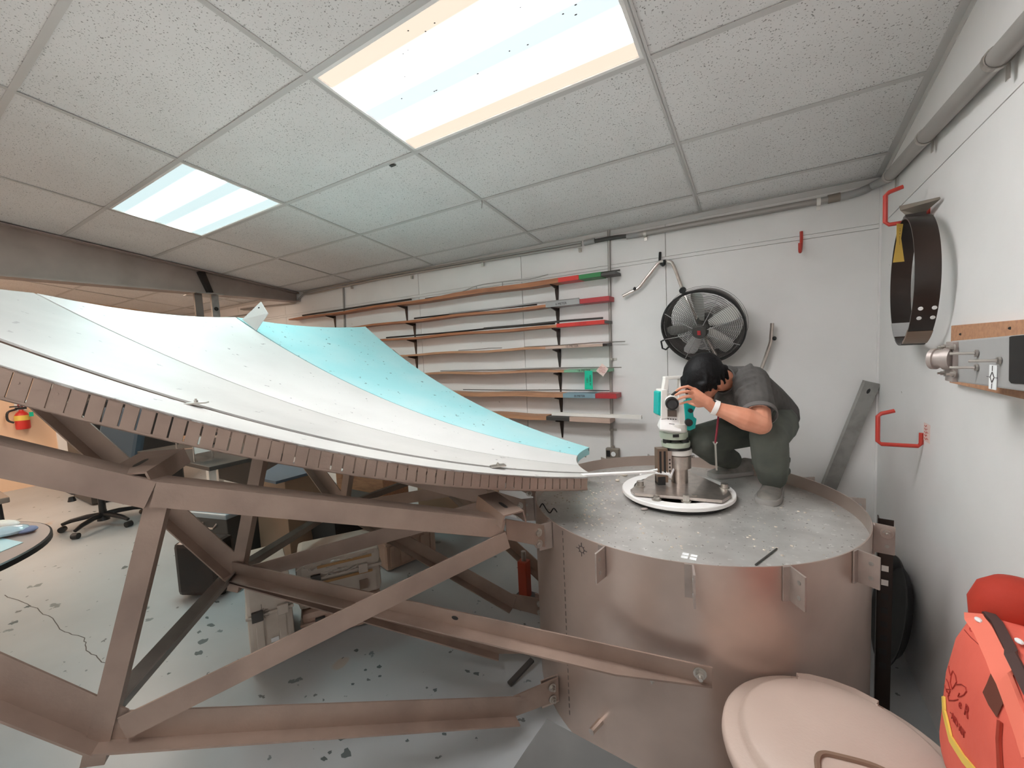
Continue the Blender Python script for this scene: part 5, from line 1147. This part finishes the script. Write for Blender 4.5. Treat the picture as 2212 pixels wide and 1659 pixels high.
zc_ = .632; q = [onz(552, 1036, zc_+.03), onz(596, 1046, zc_+.03), onz(668, 1026, zc_+.03), onz(640, 1003, zc_+.03), onz(604, 1005, zc_+.03)]
cq = sum(q, V((0, 0, 0)))/5
tag(MB().poly(q, UZ*.02).build('flat_folder', mat('slate_blue_board', (.085, .115, .15), .5), None, off=cq), 'dark slate blue flat folder lying on the cardboard box', 'folder')
pls = [('open white binder pages beyond the second rib of the truss', 'binder', (-2.72, 1.25, .572), (.30, .20, .02), paper, .3), ('crumpled white paper sheet on the stacked box', 'paper', (-2.62, 1.53, .568), (.22, .18, .012), white_b, .9), ('pale blue folded plastic sheet beside the dark bin', 'plastic sheet', (-3.25, .40, .467), (.32, .22, .05), mat('pale_blue_sheet', (.35, .46, .52), .4), .3)]
for lbl, cat, c, d, m, r_ in pls: tag(MB().box((0, 0, 0), d, M.Rotation(r_, 3, 'Z')).build(cat.replace(' ', '_'), m, None, bevel=.003), lbl, cat).location = V(c)
t = thing('grey_tote', 'long dark grey tote box with silver blue lid behind the second rib', 'tote', V((-3.32, .40, 0)))
MB().box((-3.25, .40, .20), (.36, .28, .40), M.Rotation(.25, 3, 'Z')).build('box_body', dkgrey, t, bevel=.01); MB().box((-3.25, .40, .42), (.39, .31, .04), M.Rotation(.25, 3, 'Z')).build('lid', mat('silver_blue_lid', (.30, .35, .38), .35, .4), t, bevel=.012); MB().tube([V((-3.28, .25, .36)), V((-3.27, .22, .33)), V((-3.15, .26, .33)), V((-3.15, .29, .36))], .008, 6).build('handle', chrome, t)
t = thing('black_bin', 'black open plastic bin standing behind the film wrapped case', 'bin', V((-2.49, .88, 0)))
MB().rings([[V((-2.49+sx_*.14, .88+sy_*.15, 0)) for sx_, sy_ in ((-1, -1), (1, -1), (1, 1), (-1, 1))], [V((-2.49+sx_*.165, .88+sy_*.18, .45)) for sx_, sy_ in ((-1, -1), (1, -1), (1, 1), (-1, 1))], [V((-2.49+sx_*.155, .88+sy_*.17, .45)) for sx_, sy_ in ((-1, -1), (1, -1), (1, 1), (-1, 1))], [V((-2.49+sx_*.135, .88+sy_*.125, .01)) for sx_, sy_ in ((-1, -1), (1, -1), (1, 1), (-1, 1))]], True).build('bin_body', black, t)
MB().box((-2.49, .88, .452), (.345, .375, .012)).build('rim', dkgrey, t)
t = thing('black_cabinet', 'tall black equipment cabinet in the dark behind the office chair', 'cabinet', V((-6.6, .75, 0)))
MB().box((-6.6, .75, .62), (.7, .9, 1.2)).build('carcass', dkgrey, t); MB().box((-6.24, .53, .64), (.02, .42, 1.1)).build('door', black, t); MB().box((-6.24, .97, .64), (.02, .42, 1.1)).build('door', black, t); MB().box((-6.6, .75, .01), (.6, .8, .02)).build('plinth', black, t)
sq = V((-2.86, .085, 0)); srot = M.Rotation(.45, 3, 'Z'); t = thing('suitcase', 'upright black hard case on the floor beside the truss node', 'case', sq)
MB().box(sq+UZ*.205, (.30, .17, .36), srot).build('shell', blackmetal, t, bevel=.03)
MB().tube([sq+srot @ V((-.06, 0, .385)), sq+srot @ V((-.055, 0, .42)), sq+srot @ V((.055, 0, .42)), sq+srot @ V((.06, 0, .385))], .009, 6).build('handle', black, t)
for s_x in (-1, 1): MB().cyl(sq+srot @ V((s_x*.1, 0, 0)), sq+srot @ V((s_x*.1, 0, .03)), .02, n=10).build('foot', black, t)
t = thing('orange_jack', 'small red orange post seen between the drum and the truss', 'jack', onz(1135, 1290, 0)); c = onz(1135, 1290, .0)
MB().box(c+V((0, 0, .12)), (.06, .06, .24)).build('post', mat('orange_red_paint', (.36, .05, .02), .5), t, bevel=.004); MB().box(c+V((0, 0, .005)), (.12, .12, .01)).build('foot_plate', dkgrey, t); MB().cyl(c+UZ*.24, c+UZ*.30, .015, n=10).build('screw', bolt_m, t)

# small loose things on the drum, the floor and the ceiling
for lbl, nm, px_, z, sz, m in [('tan stone chip beside the white ring on the drum', 'stone_chip', (1334, 1040), PZ, (.013, .010, .008), debris_m), ('pale larger stone chip next to the white ring', 'stone_chip', (1349, 1028), PZ, (.020, .014, .008), mat('pale_stone', (.62, .53, .44), .8)),
        ('dark reddish chip under the front left of the white ring', 'stone_chip', (1392, 1102), PZ, (.018, .010, .006), MATS['pinkish_grey_metal']), ('white pea sized ball in front of the white ring', 'small_ball', (1436, 1103), PZ, (.004, .004, .004), paper)]:
    c = onz(*px_, z); tag(MB().ell(c+UZ*sz[2], sz, 9, 6, M.Rotation(.6, 3, 'Z')).build(nm, m, None, smooth=True, off=c), lbl, 'debris')
c = onz(1180, 1100, PZ+.002)
wq = [onz(x, y, PZ+.004+h) for x, y, h in ((1166, 1096, .0), (1172, 1088, .03), (1180, 1100, .01), (1188, 1108, .0), (1196, 1098, .025), (1203, 1106, .0))]
tag(MB().tube(smoothline(wq), .0028, 6).build('cable_scrap', black, None, off=c), 'tangled black cable scrap at the drum rim beside the truss bracket', 'cable')
c = onz(1120, 1455, 0); q0, q1 = onz(1150, 1425, .05), onz(1100, 1478, .012)
tag(MB().member(q0, q1, [(-.012, -.006), (.012, -.006), (.012, .006), (-.012, .006)], (1, 0, 0)).build('scrap_bar', dkgrey, None, off=c), 'short dark bar lying on the floor against the lower left of the drum', 'bar')
lc_ = ray(848, 357); yy = None
t_ = (ZC+SL*(WY-CAM.y)-CAM.z)/(lc_.z+SL*lc_.y); cpt = CAM+lc_*t_
tag(MB().box(cpt-en*.0015, (.035, .018, .003), M((ex, el, en)).transposed()).build('ceiling_clip', dkgrey, None, off=cpt), 'small black clip stuck on the ceiling grid left of the big light', 'clip')
# rivet marks along the slotted flange and hanging wire on the ceiling grid
t_2 = (ZC+SL*(WY-CAM.y)-CAM.z)/(ray(1041, 433).z+SL*ray(1041, 433).y); c2_ = CAM+ray(1041, 433)*t_2
tag(MB().tube([c2_, c2_-UZ*.02, c2_-UZ*.05+V((-.006, 0, 0))], .003, 6).build('grid_hook', pipe_m, None, off=c2_), 'tiny wire hook hanging from the ceiling grid crossing', 'hook')
